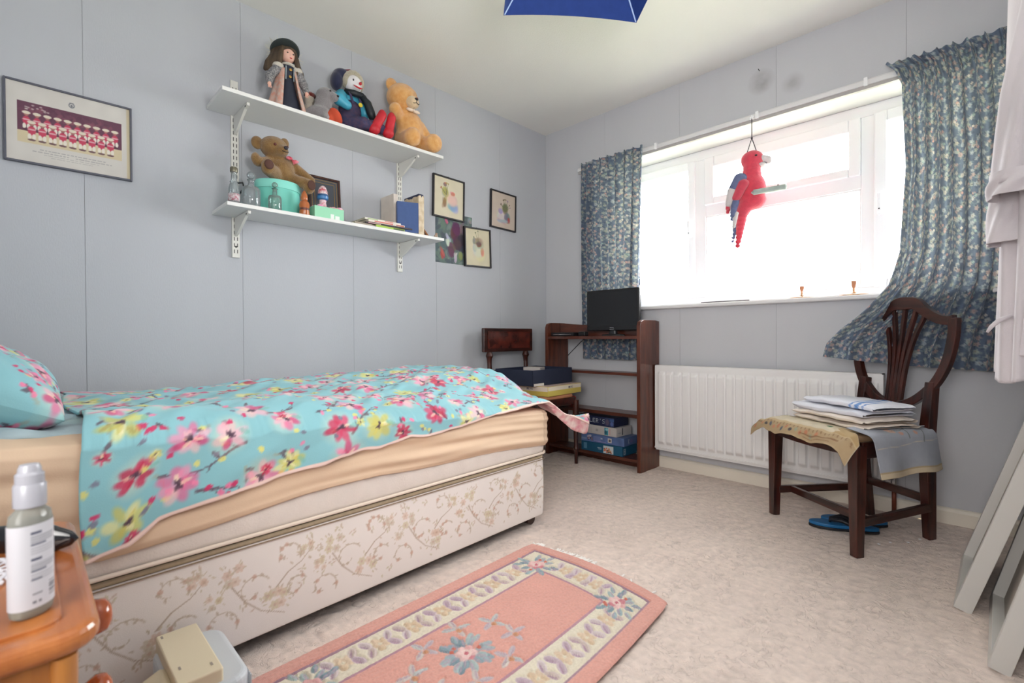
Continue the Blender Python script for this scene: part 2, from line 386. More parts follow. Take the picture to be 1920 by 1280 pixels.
# skirting boards
def skirt(name, poly, axis, a, b, M=None): return struct(MB().prism(poly, axis, a, b, M).add(name, m_gloss))
skirt('baseboard_far', [(-.001, 0), (-.018, 0), (-.018, .055), (-.012, .066), (-.001, .07)], 'x', 0.0, RX)
skirt('baseboard_left', [(.001, 0), (.018, 0), (.018, .055), (.012, .066), (.001, .07)], 'y', RY, -.018)
skirt('baseboard_right', [(RX-.001, 0), (RX-.018, 0), (RX-.018, .055), (RX-.012, .066), (RX-.001, .07)], 'y', RY, -.018)
# window board
sill = MB(); sill.prism([(-.032, 1.008), (-.036, 1.013), (-.036, 1.025), (-.03, 1.031), (.26, 1.031), (.26, 1.008)], 'x', X0-.03, X1+.03)
struct(sill.add('trim_1', m_white, smooth=False))

# window: white plastic frame, fixed light, three opening sashes
win = sempty('window_1')
def rect_frame(mb, x0, x1, z0, z1, y0, y1, wl_, wr_, wb, wt):
    mb.box(x0, x0+wl_, y0, y1, z0, z1); mb.box(x1-wr_, x1, y0, y1, z0, z1); mb.box(x0+wl_, x1-wr_, y0, y1, z0, z0+wb); mb.box(x0+wl_, x1-wr_, y0, y1, z1-wt, z1)
f = MB(); rect_frame(f, X0, X1, 1.031, Z1, .255, .315, .05, .05, .055, .062)
f.box(1.082, 1.153, .256, .314, 1.086, 1.983); f.box(1.986, 2.047, .256, .314, 1.086, 1.983); f.box(1.153, 1.986, .257, .313, 1.61, 1.685)
f.add('window_frame', m_upvc, win, bevel=.003)
def sash(x0, x1, z0, z1, wl_, wr_, wb, wt, y0=.238):
    s = MB(); rect_frame(s, x0, x1, z0, z1, y0, y0+.05, wl_, wr_, wb, wt); s.add('sash', m_upvc, win, bevel=.006)
    MB().box(x0+wl_-.004, x1-wr_+.004, y0+.024, y0+.028, z0+wb-.004, z1-wt+.004).add('pane', m_glass, win)
sash(.545, 1.085, 1.082, 1.987, .046, .044, .046, .058)
sash(1.150, 1.985, 1.680, 1.984, .062, .053, .045, .066)
sash(2.044, 2.555, 1.082, 1.987, .054, .046, .046, .056)
MB().box(1.150, 1.989, .28, .284, 1.08, 1.613).add('pane', m_glass, win)
b = MB(); rect_frame(b, 1.153, 1.986, 1.086, 1.61, .262, .275, .008, .008, .008, .008); b.add('glazing_bead', m_upvc, win, bevel=.002)
def handle(x, z, horizontal=False):
    h = MB()
    if not horizontal:
        h.box(x-.012, x+.012, .226, .240, z-.045, z+.035); h.bar((x, .222, z-.02), (x, .205, z-.02), .016, .016); h.bar((x, .205, z-.03), (x, .198, z+.06), .018, .012, (0, 1, 0))
    else:
        h.box(x-.04, x+.035, .226, .240, z-.012, z+.012); h.bar((x, .222, z), (x, .205, z), .016, .016); h.bar((x+.01, .205, z), (x-.085, .198, z+.004), .012, .018, (0, 0, 1))
    h.add('window_handle', m_upvc, win, bevel=.004)
    k = MB(); k.lathe([(.004, 0), (.004, .002)], (x, .2, z-.02 if not horizontal else z), 10, M=Matrix.Rotation(PI/2, 4, 'X')); k.add('keyhole', m_slot, win)
handle(1.063, 1.53); handle(2.071, 1.50); handle(1.60, 1.703, True)
lawn = struct(MB().box(-15, 18, .4, 30, -2.75, -2.7).add('ground', mat('garden_grass', (176, 180, 150), 0.9, 0.2, 3)))

# curtain rail
rail = thing('curtain_rail', 'long white curtain rail along the top of the window recess', 'curtain rail', (1.5, 0, 2.04))
k = MB(); k.prism([(-.004, .0), (-.006, .018), (-.018, .022), (-.024, .014), (-.024, -.006), (-.014, -.008)], 'x', -1.17, 1.14); k.add('rail_track', m_white, rail)
k = MB(); k.box(-1.17, 1.14, -.018, -.0, -.024, -.008); k.add('rail_valance', mat('grey_rail_strip', (176, 172, 170), .5), rail)
for x in (-1.1, -.55, .06, .55, 1.05): MB().box(x-.008, x+.008, -.03, -.002, -.01, .028).add('rail_bracket', m_upvc, rail, bevel=.002)

# ---------------------------------------------------------------- radiator
rad = thing('radiator', 'white panel radiator with vertical flutes under the window', 'radiator', (1.0, -.088, .12))
x0, x1, zb, zt = .976-1, 2.128-1, .005, .535
nu = int((x1-x0)/.0035); nv = 60
us = np.linspace(x0, x1, nu); vs = np.concatenate([np.linspace(zb, zb+.07, 14), np.linspace(zb+.07, zt-.08, 20)[1:], np.linspace(zt-.08, zt, 16)[1:]])
U, V = np.meshgrid(us, vs, indexing='ij')
ph = ((U-x0-.02)/.0518) % 1.0
fl_ = np.clip((0.42-np.abs(ph-.5))/.10, 0, 1); fl_ = fl_*fl_*(3-2*fl_)
ed = sst(V, zb+.035, zb+.06)*(1-sst(V, zt-.062, zt-.038))*((U > x0+.018) & (U < x1-.02))
Y = -.0-.016*fl_*ed+.0
Y = Y+.004*sst(np.abs(V-(zt+zb)/2), (zt-zb)/2-.012, (zt-zb)/2)
sheet('front_panel', np.stack([U, Y, V], -1), None, m_rad, rad)
k = MB(); k.box(x0, x1, .001, .045, zb, zb+.012); k.box(x0, x1, .001, .045, zt-.004, zt); k.box(x0, x0+.006, .001, .045, zb, zt); k.box(x1-.006, x1, .001, .045, zb, zt)
k.box(x0, x1, .04, .05, zb, zt); k.add('casing', m_rad, rad)
MB().box(x0, x1, -.006, .001, zb+.012, zb+.02).add('bottom_seam', m_rad, rad, bevel=.001)
for x in (.1, .95): MB().box(x-.02, x+.02, .05, .086, zb+.03, zt-.05).add('wall_bracket', m_rad, rad)
# thermostatic valve
vl = MB(); vl.tube([(1.12, .02, .045), (1.168, .02, .045)], .011, 12); vl.tube([(1.166, .02, .03), (1.166, .02, .065)], .015, 14); vl.box(1.135, 1.155, .005, .035, .03, .06)
vl.add('valve_body', m_silver, rad, smooth='auto')
vl = MB(); vl.lathe([(.017, .065), (.021, .072), (.023, .10), (.02, .13), (.012, .137), (0, .138)], (1.166, .02, 0), 20); vl.add('valve_cap', m_gloss, rad, smooth='auto')
MB().tube([(1.166, .02, -.118), (1.166, .02, .03)], .009, 12).add('pipe', mat('copper_pipe', (120, 62, 44), .4, metal=.3), rad, smooth=True)

# ---------------------------------------------------------------- wall shelves
sh = thing('shelf_bracket_system', 'cream slotted twin-track uprights with brackets carrying the white shelves', 'bracket', (0, -1.76, 1.2))
def track(y, z0, z1):
    t = MB(); t.box(0, .012, y-.016, y+.016, z0-1.2, z1-1.2); o = t.add('upright_track', m_track, sh, bevel=.0015)
    s = MB(); z = z0-1.2+.02
    while z < z1-1.2-.02:
        for d in (-.0065, .0065): s.box(.0118, .0126, y+d-.0015, y+d+.0015, z, z+.017)
        z += .0286
    s.add('slot_rows', m_slot, o, )
    s2 = MB(); s2.lathe([(.0045, 0), (.0045, .0015), (.002, .002)], (.012, y, z0-1.2+.05), 10, M=Matrix.Rotation(PI/2, 4, 'Y')); s2.add('screw', m_slot, o)
track(-2.191-(-1.76), 1.208, 2.02); track(-1.318-(-1.76), 1.222, 2.02)
def bracket(y, zt):
    y -= -1.76; zt -= 1.2; b = MB()
    b.prism([(.012, zt-.085), (.012, zt-.001), (.205, zt-.001), (.205, zt-.014), (.17, zt-.018), (.05, zt-.075)], 'y', y-.006, y+.006)
    b.lathe([(.006, -.012), (.006, .0)], (.2, y, zt-.002), 10); o = b.add('bracket', m_track, sh, bevel=.001)
    MB().lathe([(.004, 0), (.004, .001)], (.185, y-.0065, zt-.013), 8, M=Matrix.Rotation(PI/2, 4, 'X')).add('bracket_hole', m_slot, o)
for z in (1.856, 1.39):
    bracket(-2.191, z); bracket(-1.318, z)
def shelf(y0, y1, d, z0, z1, label):
    o = MB().box(.001, d, y0, y1, z0, z1).add('wall_shelf', m_shelf, bevel=.0015); tag(o, label, 'shelf', 'white wall shelves'); return o
shelf(-2.303, -1.178, .25, 1.8565, 1.873, 'upper white wall shelf holding the doll and soft toys')
shelf(-2.285, -1.165, .235, 1.391, 1.407, 'lower white wall shelf holding bottles, boxes and books')
ST, SL = 1.873, 1.407      # shelf top heights

# ---------------------------------------------------------------- lampshade
A = Vector((1.138, -1.557, 0)); Bv = Vector((1.478, -1.148, 0)); n_ = Vector((.769, -.639, 0)).normalized(); s_ = (Bv-A).length
Cc = (A+Bv)/2+n_*s_/2; zl, zh = 2.085, 2.30
lamp = thing('pendant_lampshade', 'square royal blue fabric pendant lampshade hanging from the ceiling', 'lampshade', (Cc.x, Cc.y, zl))
e1 = (Bv-A).normalized(); hs = s_/2; ht = hs*.42
m_blue = mat('royal_blue_fabric', (40, 72, 150), 0.8, 0.1, 40, trans=0.35); m_rib = mat('pale_blue_rib', (170, 196, 235), .5)
def sq(h, z): return [Vector(e1*a*h+n_*b_*h)+Vector((0, 0, z)) for a, b_ in ((-1, -1), (1, -1), (1, 1), (-1, 1))]
lo, hi = sq(hs, 0), sq(ht, zh-zl)
for k in range(4):
    q = [lo[k], lo[(k+1) % 4], hi[(k+1) % 4], hi[k]]
    bm = MB(); mid = (q[0]+q[1])/2; 
    N = 10; rows = []
    for j in range(2):
        a_, b_ = (q[0], q[1]) if j == 0 else (q[3], q[2])
        rows.append([bm.bm.verts.new(a_.lerp(b_, i/N)+Vector((0, 0, (.012 if j == 0 else .0)*4*(i/N)*(1-i/N)*(1 if j == 0 else 0)))) for i in range(N+1)])
    for i in range(N): bm.bm.faces.new((rows[0][i], rows[0][i+1], rows[1][i+1], rows[1][i]))
    o = bm.add('shade_panel', m_blue, lamp); d = o.modifiers.new('t', 'SOLIDIFY'); d.thickness = .0015
    MB().tube([lo[k]*.985, hi[k]*.985], .0028, 6).add('rib', m_rib, lamp)
MB().tube([(0, 0, .21), (0, 0, H-zl-.02)], .003, 8).add('cord', m_upvc, lamp)
MB().lathe([(.02, .13), (.02, .2), (.012, .215)], (0, 0, 0), 16).add('lamp_holder', m_upvc, lamp, smooth='auto')
MB().lathe([(.045, H-zl-.001), (.042, H-zl-.02), (.012, H-zl-.03)], (0, 0, 0), 20).add('ceiling_rose', m_upvc, lamp, smooth='auto')
k = MB()
for i in range(4): k.bar(hi[i], (0, 0, .2), .003, .003)
k.add('shade_carrier', m_silver, lamp)
# ---------------------------------------------------------------- bed
FOOT = -1.24
def xe(y): return 1.07+(FOOT-y)*.042
def zt_(y): return .515+.115*np.clip((FOOT-y)/1.68, 0, 1.1)
bed = thing('divan_bed', 'single divan bed with floral fabric base and white tufted mattress', 'bed', (.62, -2.2, 0))
def P2(l): return l
# perimeter path: near side from head to foot, then round the corner along the foot end
def perim(y0, inset=0.0, x_in=.17, r=.035, ds=.006):
    pts = []
    y = y0
    while y < FOOT-inset-r: pts.append((float(xe(y))-inset, y)); y += ds
    cx, cy = float(xe(FOOT))-inset-r, FOOT-inset-r
    for k in range(9):
        a = k/8*PI/2; pts.append((cx+r*math.cos(a), cy+r*math.sin(a)))
    x = cx-ds
    while x > x_in: pts.append((x, FOOT-inset)); x -= ds
    return np.array(pts)
def pnorm(p):
    t = np.gradient(p, axis=0); t /= np.linalg.norm(t, axis=1)[:, None]; return np.stack([t[:, 1], -t[:, 0]], -1)
# base fabric print: scrolling stems and small bunches of flowers
p = perim(-3.14, 0, .17, .03, .003); L = np.concatenate([[0], np.cumsum(np.linalg.norm(np.diff(p, axis=0), axis=1))])
c = Canvas(len(p)*.003, .26, .003, (240, 232, 227)); rr = random.Random(4)
def bunch(u, v, s):
    for k in range(rr.randint(4, 6)):
        a = k*1.7+rr.random(); d = s*rr.uniform(.35, .95); col = rr.choice([(218, 186, 166), (208, 194, 156), (222, 196, 176), (204, 190, 166)])
        fu, fv = u+math.cos(a)*d, v+math.sin(a)*d
        for j in range(6): c.ell(fu+math.cos(j*1.05)*s*.28, fv+math.sin(j*1.05)*s*.28, s*.17, s*.14, j*1.05, col, .6, .3)
        c.ell(fu, fv, s*.13, s*.13, 0, (200, 166, 144), .7)
    for k in range(12):
        a = rr.random()*2*PI; d = s*(.9+.5*rr.random()); c.ell(u+math.cos(a)*d, v+math.sin(a)*d, s*.16, s*.06, a, rr.choice([(196, 182, 150), (190, 172, 152), (206, 190, 162)]), .7)
def scroll(u, v, s, flip):
    pts = []
    for k in range(28):
        t = k/27; a = flip*(t*5.2)+.5; rad_ = s*(1-.72*t); pts.append((u+math.cos(a)*rad_, v+math.sin(a)*rad_*flip))
    c.line(pts, .0022, .0010, (200, 184, 166), .7)
    for k in range(2, 26, 3):
        q = pts[k]; a = rr.random()*6.28; c.ell(q[0]+math.cos(a)*.006, q[1]+math.sin(a)*.006, .006, .0025, a, (194, 176, 156), .7)
        if rr.random() < .3: c.ell(q[0], q[1], .006, .006, 0, (204, 160, 140), .6)
u = .02
while u < c.w:
    bunch(u+.06, .19, .030); bunch(u+.17, .085, .033); scroll(u+.11, .13, .045, 1); scroll(u+.03, .07, .045, -1); scroll(u+.2, .2, .04, -1)
    c.line([(u+.06, .16), (u+.09, .11), (u+.13, .07), (u+.19, .04)], .002, .0012, (184, 164, 146), .8)
    c.line([(u+.17, .12), (u+.2, .15), (u+.24, .17), (u+.27, .2)], .002, .0012, (184, 164, 146), .8)
    for k in range(7):
        lu, lv = u+rr.random()*.27, .02+rr.random()*.22
        for q in range(5): c.ell(lu+.009*q*math.cos(.6*q), lv+.007*q*math.sin(.9*q), .006, .0024, rr.random()*3, rr.choice([(200, 182, 160), (208, 186, 170), (204, 194, 166)]), .75)
    scroll(u+.22, .10, .035, 1); bunch(u+.255, .2, .022); bunch(u+.02, .14, .02)
    u += .27
m_base = mat('floral_divan_fabric', (215, 205, 195), 0.75, 0.03, 6, vc=True, bump=.15, bscale=500, sheen=.15, bdist=.003)
n_u = len(p); ci = np.clip((L/.003).astype(int), 0, c.nu-1); vs = np.linspace(0, .25, c.nv-1)
N = pnorm(p)
bul = np.sin(np.linspace(0, PI, len(vs)))**.3*.006
Pz = np.zeros((n_u, len(vs), 3))
for j, v in enumerate(vs):
    o_ = bul[j]-.006
    Pz[:, j, 0] = p[:, 0]+N[:, 0]*o_; Pz[:, j, 1] = p[:, 1]+N[:, 1]*o_; Pz[:, j, 2] = .045+v+.006*sst(L, 0, 1.5)*0
Cz = c.a[ci][:, :len(vs)]
sheet('base_panel', Pz-np.array([.62, -2.2, 0]), Cz, m_base, bed)
k = MB(); k.prism([(.17, -3.14)]+[(float(a), float(b_)) for a, b_ in perim(-3.14, .012, .17, .03, .2)], 'z', .047, .3)
m_tan = mat('gold_brocade_border', (206, 190, 160), .6, .15, 60); m_under = mat('base_lining', (60, 52, 48), .9)
k.add('base_box', m_under, bed, loc=(-.62, 2.2, 0))
q = perim(-3.14, .004, .17, .03, .01)
def ring(name, path, z0, z1, m, rad_=None, parent=bed, off=np.array([.62, -2.2, 0])):
    if rad_:
        return MB().tube([(a-off[0], b_-off[1], z0) for a, b_ in path], rad_, 8).add(name, m, parent, smooth=True)
    P_ = np.stack([np.concatenate([path, np.full((len(path), 1), z)], 1) for z in (z0, z1)], 1)
    return sheet(name, P_-off, None, m, parent, thick=.003)
ring('base_border', q, .297, .309, m_tan)
ring('base_seam', perim(-3.14, -.001, .17, .03, .01), .292, 0, mat('seam_cord', (150, 128, 104), .7), .0016)
for (x, y) in ((1.02, -1.30), (1.08, -2.95), (.25, -1.32)):
    cst = MB(); cst.tube([(x-.014, y, .024), (x+.014, y, .024)], .024, 16); o = cst.add('castor', mat('castor_brown', (62, 42, 36), .4), bed, smooth='auto', loc=(-.62, 2.2, 0))
    cst = MB(); cst.box(x-.02, x+.02, y-.012, y+.012, .04, .05); cst.add('castor_plate', m_silver, o)
# mattress
m_mat = mat('white_mattress_ticking', (234, 224, 216), .7, .05, 20, bump=.1, bscale=200)
p = perim(-3.14, -.006, .17, .05, .008); N = pnorm(p); L = np.concatenate([[0], np.cumsum(np.linalg.norm(np.diff(p, axis=0), axis=1))])
hv = np.linspace(0, 1, 40); Pm = np.zeros((len(p), 40, 3))
for j, t in enumerate(hv):
    z = .322+t*(zt_(p[:, 1])-.345)
    pull = np.exp(-((t-.45)/.22)**2)*.5*(1+np.cos(L/.085*2*PI))
    o_ = .012*math.sin(PI*t)**.5-.007*pull-.006
    Pm[:, j, 0] = p[:, 0]+N[:, 0]*o_; Pm[:, j, 1] = p[:, 1]+N[:, 1]*o_; Pm[:, j, 2] = z
mt = sheet('mattress', Pm-np.array([.62, -2.2, 0]), None, m_mat, bed)
top = MB(); pp = [(a-.62, b_+2.2) for a, b_ in p]
for (off, zz) in ((0, 0),):
    vlist = [top.bm.verts.new((a, b_, float(zt_(b_-2.2))-.024)) for a, b_ in pp]+[top.bm.verts.new((.17-.62, -3.14+2.2, .6))]
    top.bm.faces.new(vlist)
top.add('mattress_top', m_mat, bed)
q = perim(-3.14, -.010, .17, .055, .02)
m_pipe = mat('cream_piping', (232, 216, 200), .6)
ring('piping', q, .322, 0, m_pipe, .0055)
bt = MB()
for i in range(int(L[-1]/.085)):
    kk = int(np.argmin(np.abs(L-(i+.0)*.085))); 
    if p[kk, 1] > -1.6 and p[kk, 0] > 1.0: continue
    z = .322+.45*(float(zt_(p[kk, 1]))-.345); bt.ell((p[kk, 0]+N[kk, 0]*.0-.62, p[kk, 1]+2.2, z), (.004, .004, .004), 1)
o = bt.add('tufting_buttons', m_pipe, bed, smooth=True); o['kind'] = 'stuff'
# fitted sheet: peach, pulled over the mattress with long folds
m_peach = mat('peach_fitted_sheet', (230, 201, 172), .8, .03, 8, bump=.05, bscale=300)
p = perim(-3.14, -.020, .17, .06, .006); N = pnorm(p); L = np.concatenate([[0], np.cumsum(np.linalg.norm(np.diff(p, axis=0), axis=1))])
lowy = [-3.2, -2.925, -2.78, -2.34, -2.1, -1.76, -1.29, -1.2]; lowz = [.42, .395, .362, .395, .4, .384, .362, .352]
nt_ = 90; Pp = np.zeros((len(p), nt_, 3))
for j in range(nt_):
    t = j/(nt_-1)
    if t < .2:   # top lip running in over the mattress
        s_in = (.2-t)/.2; o_ = -.16*s_in-.012*(1-s_in); z = zt_(p[:, 1])+.004+.0*s_in-.012*(1-s_in)**3
    else:
        tt = (t-.2)/.8; zl_ = np.interp(p[:, 1], lowy, lowz); z0_ = zt_(p[:, 1])-.008; z = z0_+(zl_-z0_)*tt
        fold = .0026*np.sin(tt*(13+2.5*np.sin(L*1.3))+L*2.2+1.2*np.sin(L*2.9))+.0014*np.sin(tt*31+L*3.5+np.sin(L*5))+.0025*np.sin(tt*18-L*4.3)
        o_ = -.012+.014*np.clip(tt*12, 0, 1)+fold*np.clip(tt*4, 0, 1)-.006*np.clip((tt-.93)/.07, 0, 1)
        z = z+.004*np.sin(L*9)*tt
    o_ = o_+np.zeros(len(p))
    Pp[:, j, 0] = p[:, 0]+N[:, 0]*o_; Pp[:, j, 1] = p[:, 1]+N[:, 1]*o_; Pp[:, j, 2] = z
fs = sheet('fitted_sheet', Pp, None, m_peach, thick=.0018)
tag(fs, 'creased peach fitted sheet stretched over the mattress sides', 'sheet')
# pale blue under sheet at the head of the bed
U, V = np.meshgrid(np.linspace(.2, 1.075, 80), np.linspace(-3.13, -2.66, 50), indexing='ij')
Zs = zt_(V)+.012+.004*wave(U, V, 40, 4)-.014*sst(U, 1.05, 1.08)
o = sheet('under_sheet', np.stack([U+.008*np.sin(V*30)*(U > 1.0), V, Zs], -1), None, mat('pale_blue_sheet', (176, 196, 204), .8, .04, 10), thick=.003)
tag(o, 'pale blue-grey sheet showing between pillow and duvet', 'sheet')

# ---- watercolour flower print shared by duvet and pillow
TQ = (136, 190, 199)
def wflower(c, u, v, R, kind, r_):
    pal = {'p': [(224, 108, 150), (236, 146, 178), (208, 62, 112), (240, 176, 192), (232, 190, 190)], 'r': [(198, 34, 74), (216, 60, 100), (178, 24, 60)], 'y': [(216, 208, 110), (232, 222, 150), (200, 190, 96)]}[kind]
    n = r_.randint(6, 8); a0 = r_.random()*6
    if r_.random() < .6: c.ell(u, v, R*1.05, R*.95, a0, (236, 224, 190), .35, .7)
    for k in range(n):
        a = a0+k*2*PI/n+r_.uniform(-.2, .2); d = R*r_.uniform(.45, .62)
        c.ell(u+math.cos(a)*d, v+math.sin(a)*d, R*r_.uniform(.34, .5), R*r_.uniform(.2, .3), a, r_.choice(pal), .74, .6)
    for k in range(4):
        a = r_.random()*6.28; c.ell(u+math.cos(a)*R*.3, v+math.sin(a)*R*.3, R*.3, R*.1, a, pal[-1] if k % 2 else (240, 230, 190), .6, .4)
    for k in range(4):
        a = r_.random()*6.28; c.ell(u+math.cos(a)*R*.12, v+math.sin(a)*R*.12, R*.2, R*.09, a, (74, 52, 70), .75, .4)
    if r_.random() < .5: c.ell(u+R*.8, v, R*.35, R*.16, r_.random()*3, (120, 180, 170), .6)
def twig(c, u, v, a, l, r_, col=(98, 84, 98)):
    pts = [(u, v)]; 
    for k in range(6): a += r_.uniform(-.28, .28); pts.append((pts[-1][0]+math.cos(a)*l/6, pts[-1][1]+math.sin(a)*l/6))
    c.line(pts, .0046, .0014, col, .75)
    for q in pts[1:]:
        b_ = a+r_.choice([-1, 1])*r_.uniform(.4, 1.1); ll = l*r_.uniform(.1, .24); e = (q[0]+math.cos(b_)*ll, q[1]+math.sin(b_)*ll)
        c.line([q, e], .002, .0012, col, .8)
        kk = r_.random()
        if kk < .35: c.ell(e[0], e[1], .009, .007, b_, r_.choice([(205, 44, 96), (236, 120, 160)]), .9)
        elif kk < .65: c.ell(e[0], e[1], .012, .0045, b_, (92, 78, 92), .8)
        elif kk < .75: c.ell(e[0], e[1], .009, .007, 0, (222, 214, 120), .85)
def floral(w_, h_, res, seed, dens=1.0):
    c = Canvas(w_, h_, res, TQ); r_ = random.Random(seed); c.noise(.02, 12, seed)
    st = .150/math.sqrt(dens); cells = []
    i = 0; u = -st*.3
    while u < w_+st:
        v = -st*.3+(i % 2)*st*.5
        while v < h_+st: cells.append((u+r_.uniform(-.35, .35)*st, v+r_.uniform(-.35, .35)*st)); v += st
        u += st*.9; i += 1
    for (u, v) in cells:
        if r_.random() < .55: twig(c, u+.035, v+.03, r_.uniform(-.9, .9)+(PI if r_.random() < .5 else 0), r_.uniform(.08, .15), r_)
        if r_.random() < .5: twig(c, u-.04, v-.04, r_.random()*6, r_.uniform(.05, .08), r_, (150, 168, 160))
    for (u, v) in cells:
        wflower(c, u, v, r_.uniform(.034, .052), r_.choice('pprpyp' if r_.random() < .9 else 'y'), r_)
        if r_.random() < .5: wflower(c, u+r_.uniform(-.07, .07), v+r_.uniform(-.07, .07), r_.uniform(.012, .02), r_.choice('pyyr'), r_)
        for k in range(3):
            c.ell(u+r_.uniform(-.08, .08), v+r_.uniform(-.08, .08), .008, .006, r_.random()*3, r_.choice([(206, 44, 96), (238, 130, 168), (222, 214, 120), (120, 120, 140)]), .85)
    return c
m_duv = mat('turquoise_floral_cotton', TQ, .8, .0, 10, vc=True, bump=.05, bscale=400, sheen=.1)
m_cream = mat('pale_pink_lining_cotton', (236, 214, 208), .8, .06, 30, color2=(222, 150, 160), sheen=.1)
res = .0042
y0, y1 = -2.80, -1.015
nu = int((y1-y0)/res); yy = np.linspace(y0, y1, nu)
hemY = [-2.80, -2.73, -2.676, -2.564, -2.468, -2.36, -2.239, -2.109, -1.994, -1.919, -1.784, -1.565, -1.421, -1.25, -1.18, -1.05, -1.0]
hemZ = [.372, .384, .424, .442, .458, .471, .484, .491, .508, .499, .507, .534, .546, .548, .50, .44, .42]
W_ = 1.36; nv = int(W_/res); P_ = np.zeros((nu, nv, 3))
for i, y in enumerate(yy):
    e = float(xe(min(y, FOOT))); zt2 = float(zt_(y)); hz = float(np.interp(y, hemY, hemZ)); q = (y-y0)/(y1-y0)
    zc = .660+.012*math.sin(y*3)+.014*q; zb = .60+.012*q
    sag = float(sst(np.array(y), -1.30, -1.02)); 
    flare = .05*sag
    zed = min(max(zt2+.03, hz+.006), zt2+.03)
    prof = [(.105, zb-.05), (.125, zb-.01), (.17, zb+.02), (.35, zc), (.55, zc+.004), (.78, zc-.012), (e-.12, zt2+.062), (e-.03, zt2+.044), (e+.012, max(zt2+.006, hz+.02)), (e+.028, max(hz+.008, zt2-.04) if hz < zt2-.05 else hz+.008), (e+.034, hz)]
    if q < .12: prof = [(x_, z_-.008*(1-q/.12)**2 if k_ < 9 else z_) for k_, (x_, z_) in enumerate(prof)]
    pr_ = np.array(prof)
    seg = np.concatenate([[0], np.cumsum(np.linalg.norm(np.diff(pr_, axis=0), axis=1))])
    tt = np.linspace(0, seg[-1], nv); X_ = np.interp(tt, seg, pr_[:, 0]); Z_ = np.interp(tt, seg, pr_[:, 1])
    kk = np.ones(15)/15; Xp = np.pad(X_, 7, mode='reflect', reflect_type='odd'); Zp = np.pad(Z_, 7, mode='reflect', reflect_type='odd')
    X_ = np.convolve(Xp, kk, 'valid'); Z_ = np.convolve(Zp, kk, 'valid')
    # foot end droops past the mattress, outer corner most
    Z_ = Z_-sag*(.10+.03*np.clip(X_, 0, 1.1))*(X_ < e+.02)
    X_ = X_+flare*np.clip((X_-.7)/.4, 0, 1)
    P_[i, :, 0] = X_; P_[i, :, 1] = y-.055*sag**2*0; P_[i, :, 2] = Z_
Ud, Vd = np.meshgrid(np.arange(nu)*res, np.arange(nv)*res, indexing='ij')
arc = Vd/Vd.max(); topm = (1-sst(arc, .80, .93)); 
wr_ = .0045*dirwave(Ud, Vd, .9, .085, 3, 7, .35)+.004*dirwave(Ud, Vd, 2.3, .11, 5, 6, .3)+.006*wave(Ud, Vd, 14, 11)
rid = dirwave(Ud, Vd, 1.25, .05, 8, 5, .3); wr_ += .0035*np.exp(-(rid/.5)**2)*sst(wave(Ud, Vd, 9, 2), -.2, 1.0)*2
P_[..., 2] += wr_*(.35+.65*topm)
side = sst(arc, .78, .95)
P_[..., 0] += side*(.006*dirwave(Ud, Vd, 1.0, .10, 4, 5, .35)+.008*np.sin(Ud*21+Vd*16)*np.clip(1-Ud/1.2, 0, 1))+side*.012*np.clip(1-Ud/1.0, 0, 1)
P_[..., 1] += .012*np.sin(Vd*9)*(1-sst(Ud, 0, .2))+.01*np.sin(Vd*17+1)*(sst(Ud, 1.6, 1.78))
# lift so the duvet rests clear of the mattress
ztg = zt_(P_[..., 1]); lim = np.where((P_[..., 0] < xe(P_[..., 1])-.0) & (P_[..., 1] < FOOT+.03), ztg+.026, -1); P_[..., 2] = np.maximum(P_[..., 2], lim)
mx_ = xe(P_[..., 1])+.036; P_[..., 0] = np.where((P_[..., 2] < ztg+.01) & (P_[..., 0] > 1.0) & (P_[..., 1] < FOOT+.02), np.maximum(P_[..., 0], mx_), P_[..., 0])
def smv(a, k_):
    p_ = np.pad(a, ((0, 0), (k_, k_)), mode='reflect', reflect_type='odd'); c_ = np.cumsum(np.pad(p_, ((0, 0), (1, 0))), axis=1); return (c_[:, 2*k_+1:]-c_[:, :-2*k_-1])/(2*k_+1)
for ax_ in (0, 2): P_[..., ax_] = smv(P_[..., ax_], 6)
P_[..., 1] += 0
cv = floral((nu-1)*res, (nv-1)*res, res, 12, 1.3)
Cd = cv.a[:nu, :nv]
hem = (Vd > Vd.max()-.009)[..., None]; Cd = np.where(hem, np.array([236, 206, 196])/255, Cd)
dv = sheet('duvet', P_[::-1], Cd[::-1], m_duv, thick=.006, off=-1, inner=m_cream)
tag(dv, 'turquoise duvet printed with pink and yellow watercolour flowers, hanging over the bed side', 'duvet')
# pillow
c = floral(.62, .9, .0045, 31, 1.1); nu, nv = c.nu, c.nv
uu = np.linspace(-1, 1, nu); vv = np.linspace(-1, 1, nv); Uu, Vv = np.meshgrid(uu, vv, indexing='ij')
edge = np.clip(1-np.abs(Uu)**3.0, 0, 1)**.5*np.clip(1-np.abs(Vv)**3.4, 0, 1)**.5
shp = 1-.05*(1-np.abs(Vv)**2)*(np.abs(Uu) > 0)*np.abs(Uu)**4
for nm, sg in (('t', 1), ('b', -1)):
    Zp = sg*.105*edge+(.006*wave(Uu*.3, Vv*.4, 22, 3)+.004*dirwave(Uu*.3, Vv*.4, .6, .09, 4))*edge
    Pn = np.stack([Uu*.225*shp, Vv*.375*(1-.05*(1-Uu**2)*Vv**4), Zp], -1)
    if sg == 1: PT, CT = Pn, c.a
    else: PB = Pn
Pw = np.concatenate([PT, PB[::-1]], 0); Cw = np.concatenate([CT, CT[::-1]*.99], 0)
pw = sheet('pillow', Pw, Cw, m_duv, closed_u=True)
pw.matrix_world = Matrix.Translation((.66, -3.03, .745)) @ Euler((0, 0, math.radians(90))).to_matrix().to_4x4() @ Euler((0, math.radians(24), 0)).to_matrix().to_4x4()
tag(pw, 'plump turquoise floral pillow at the head of the bed', 'pillow')

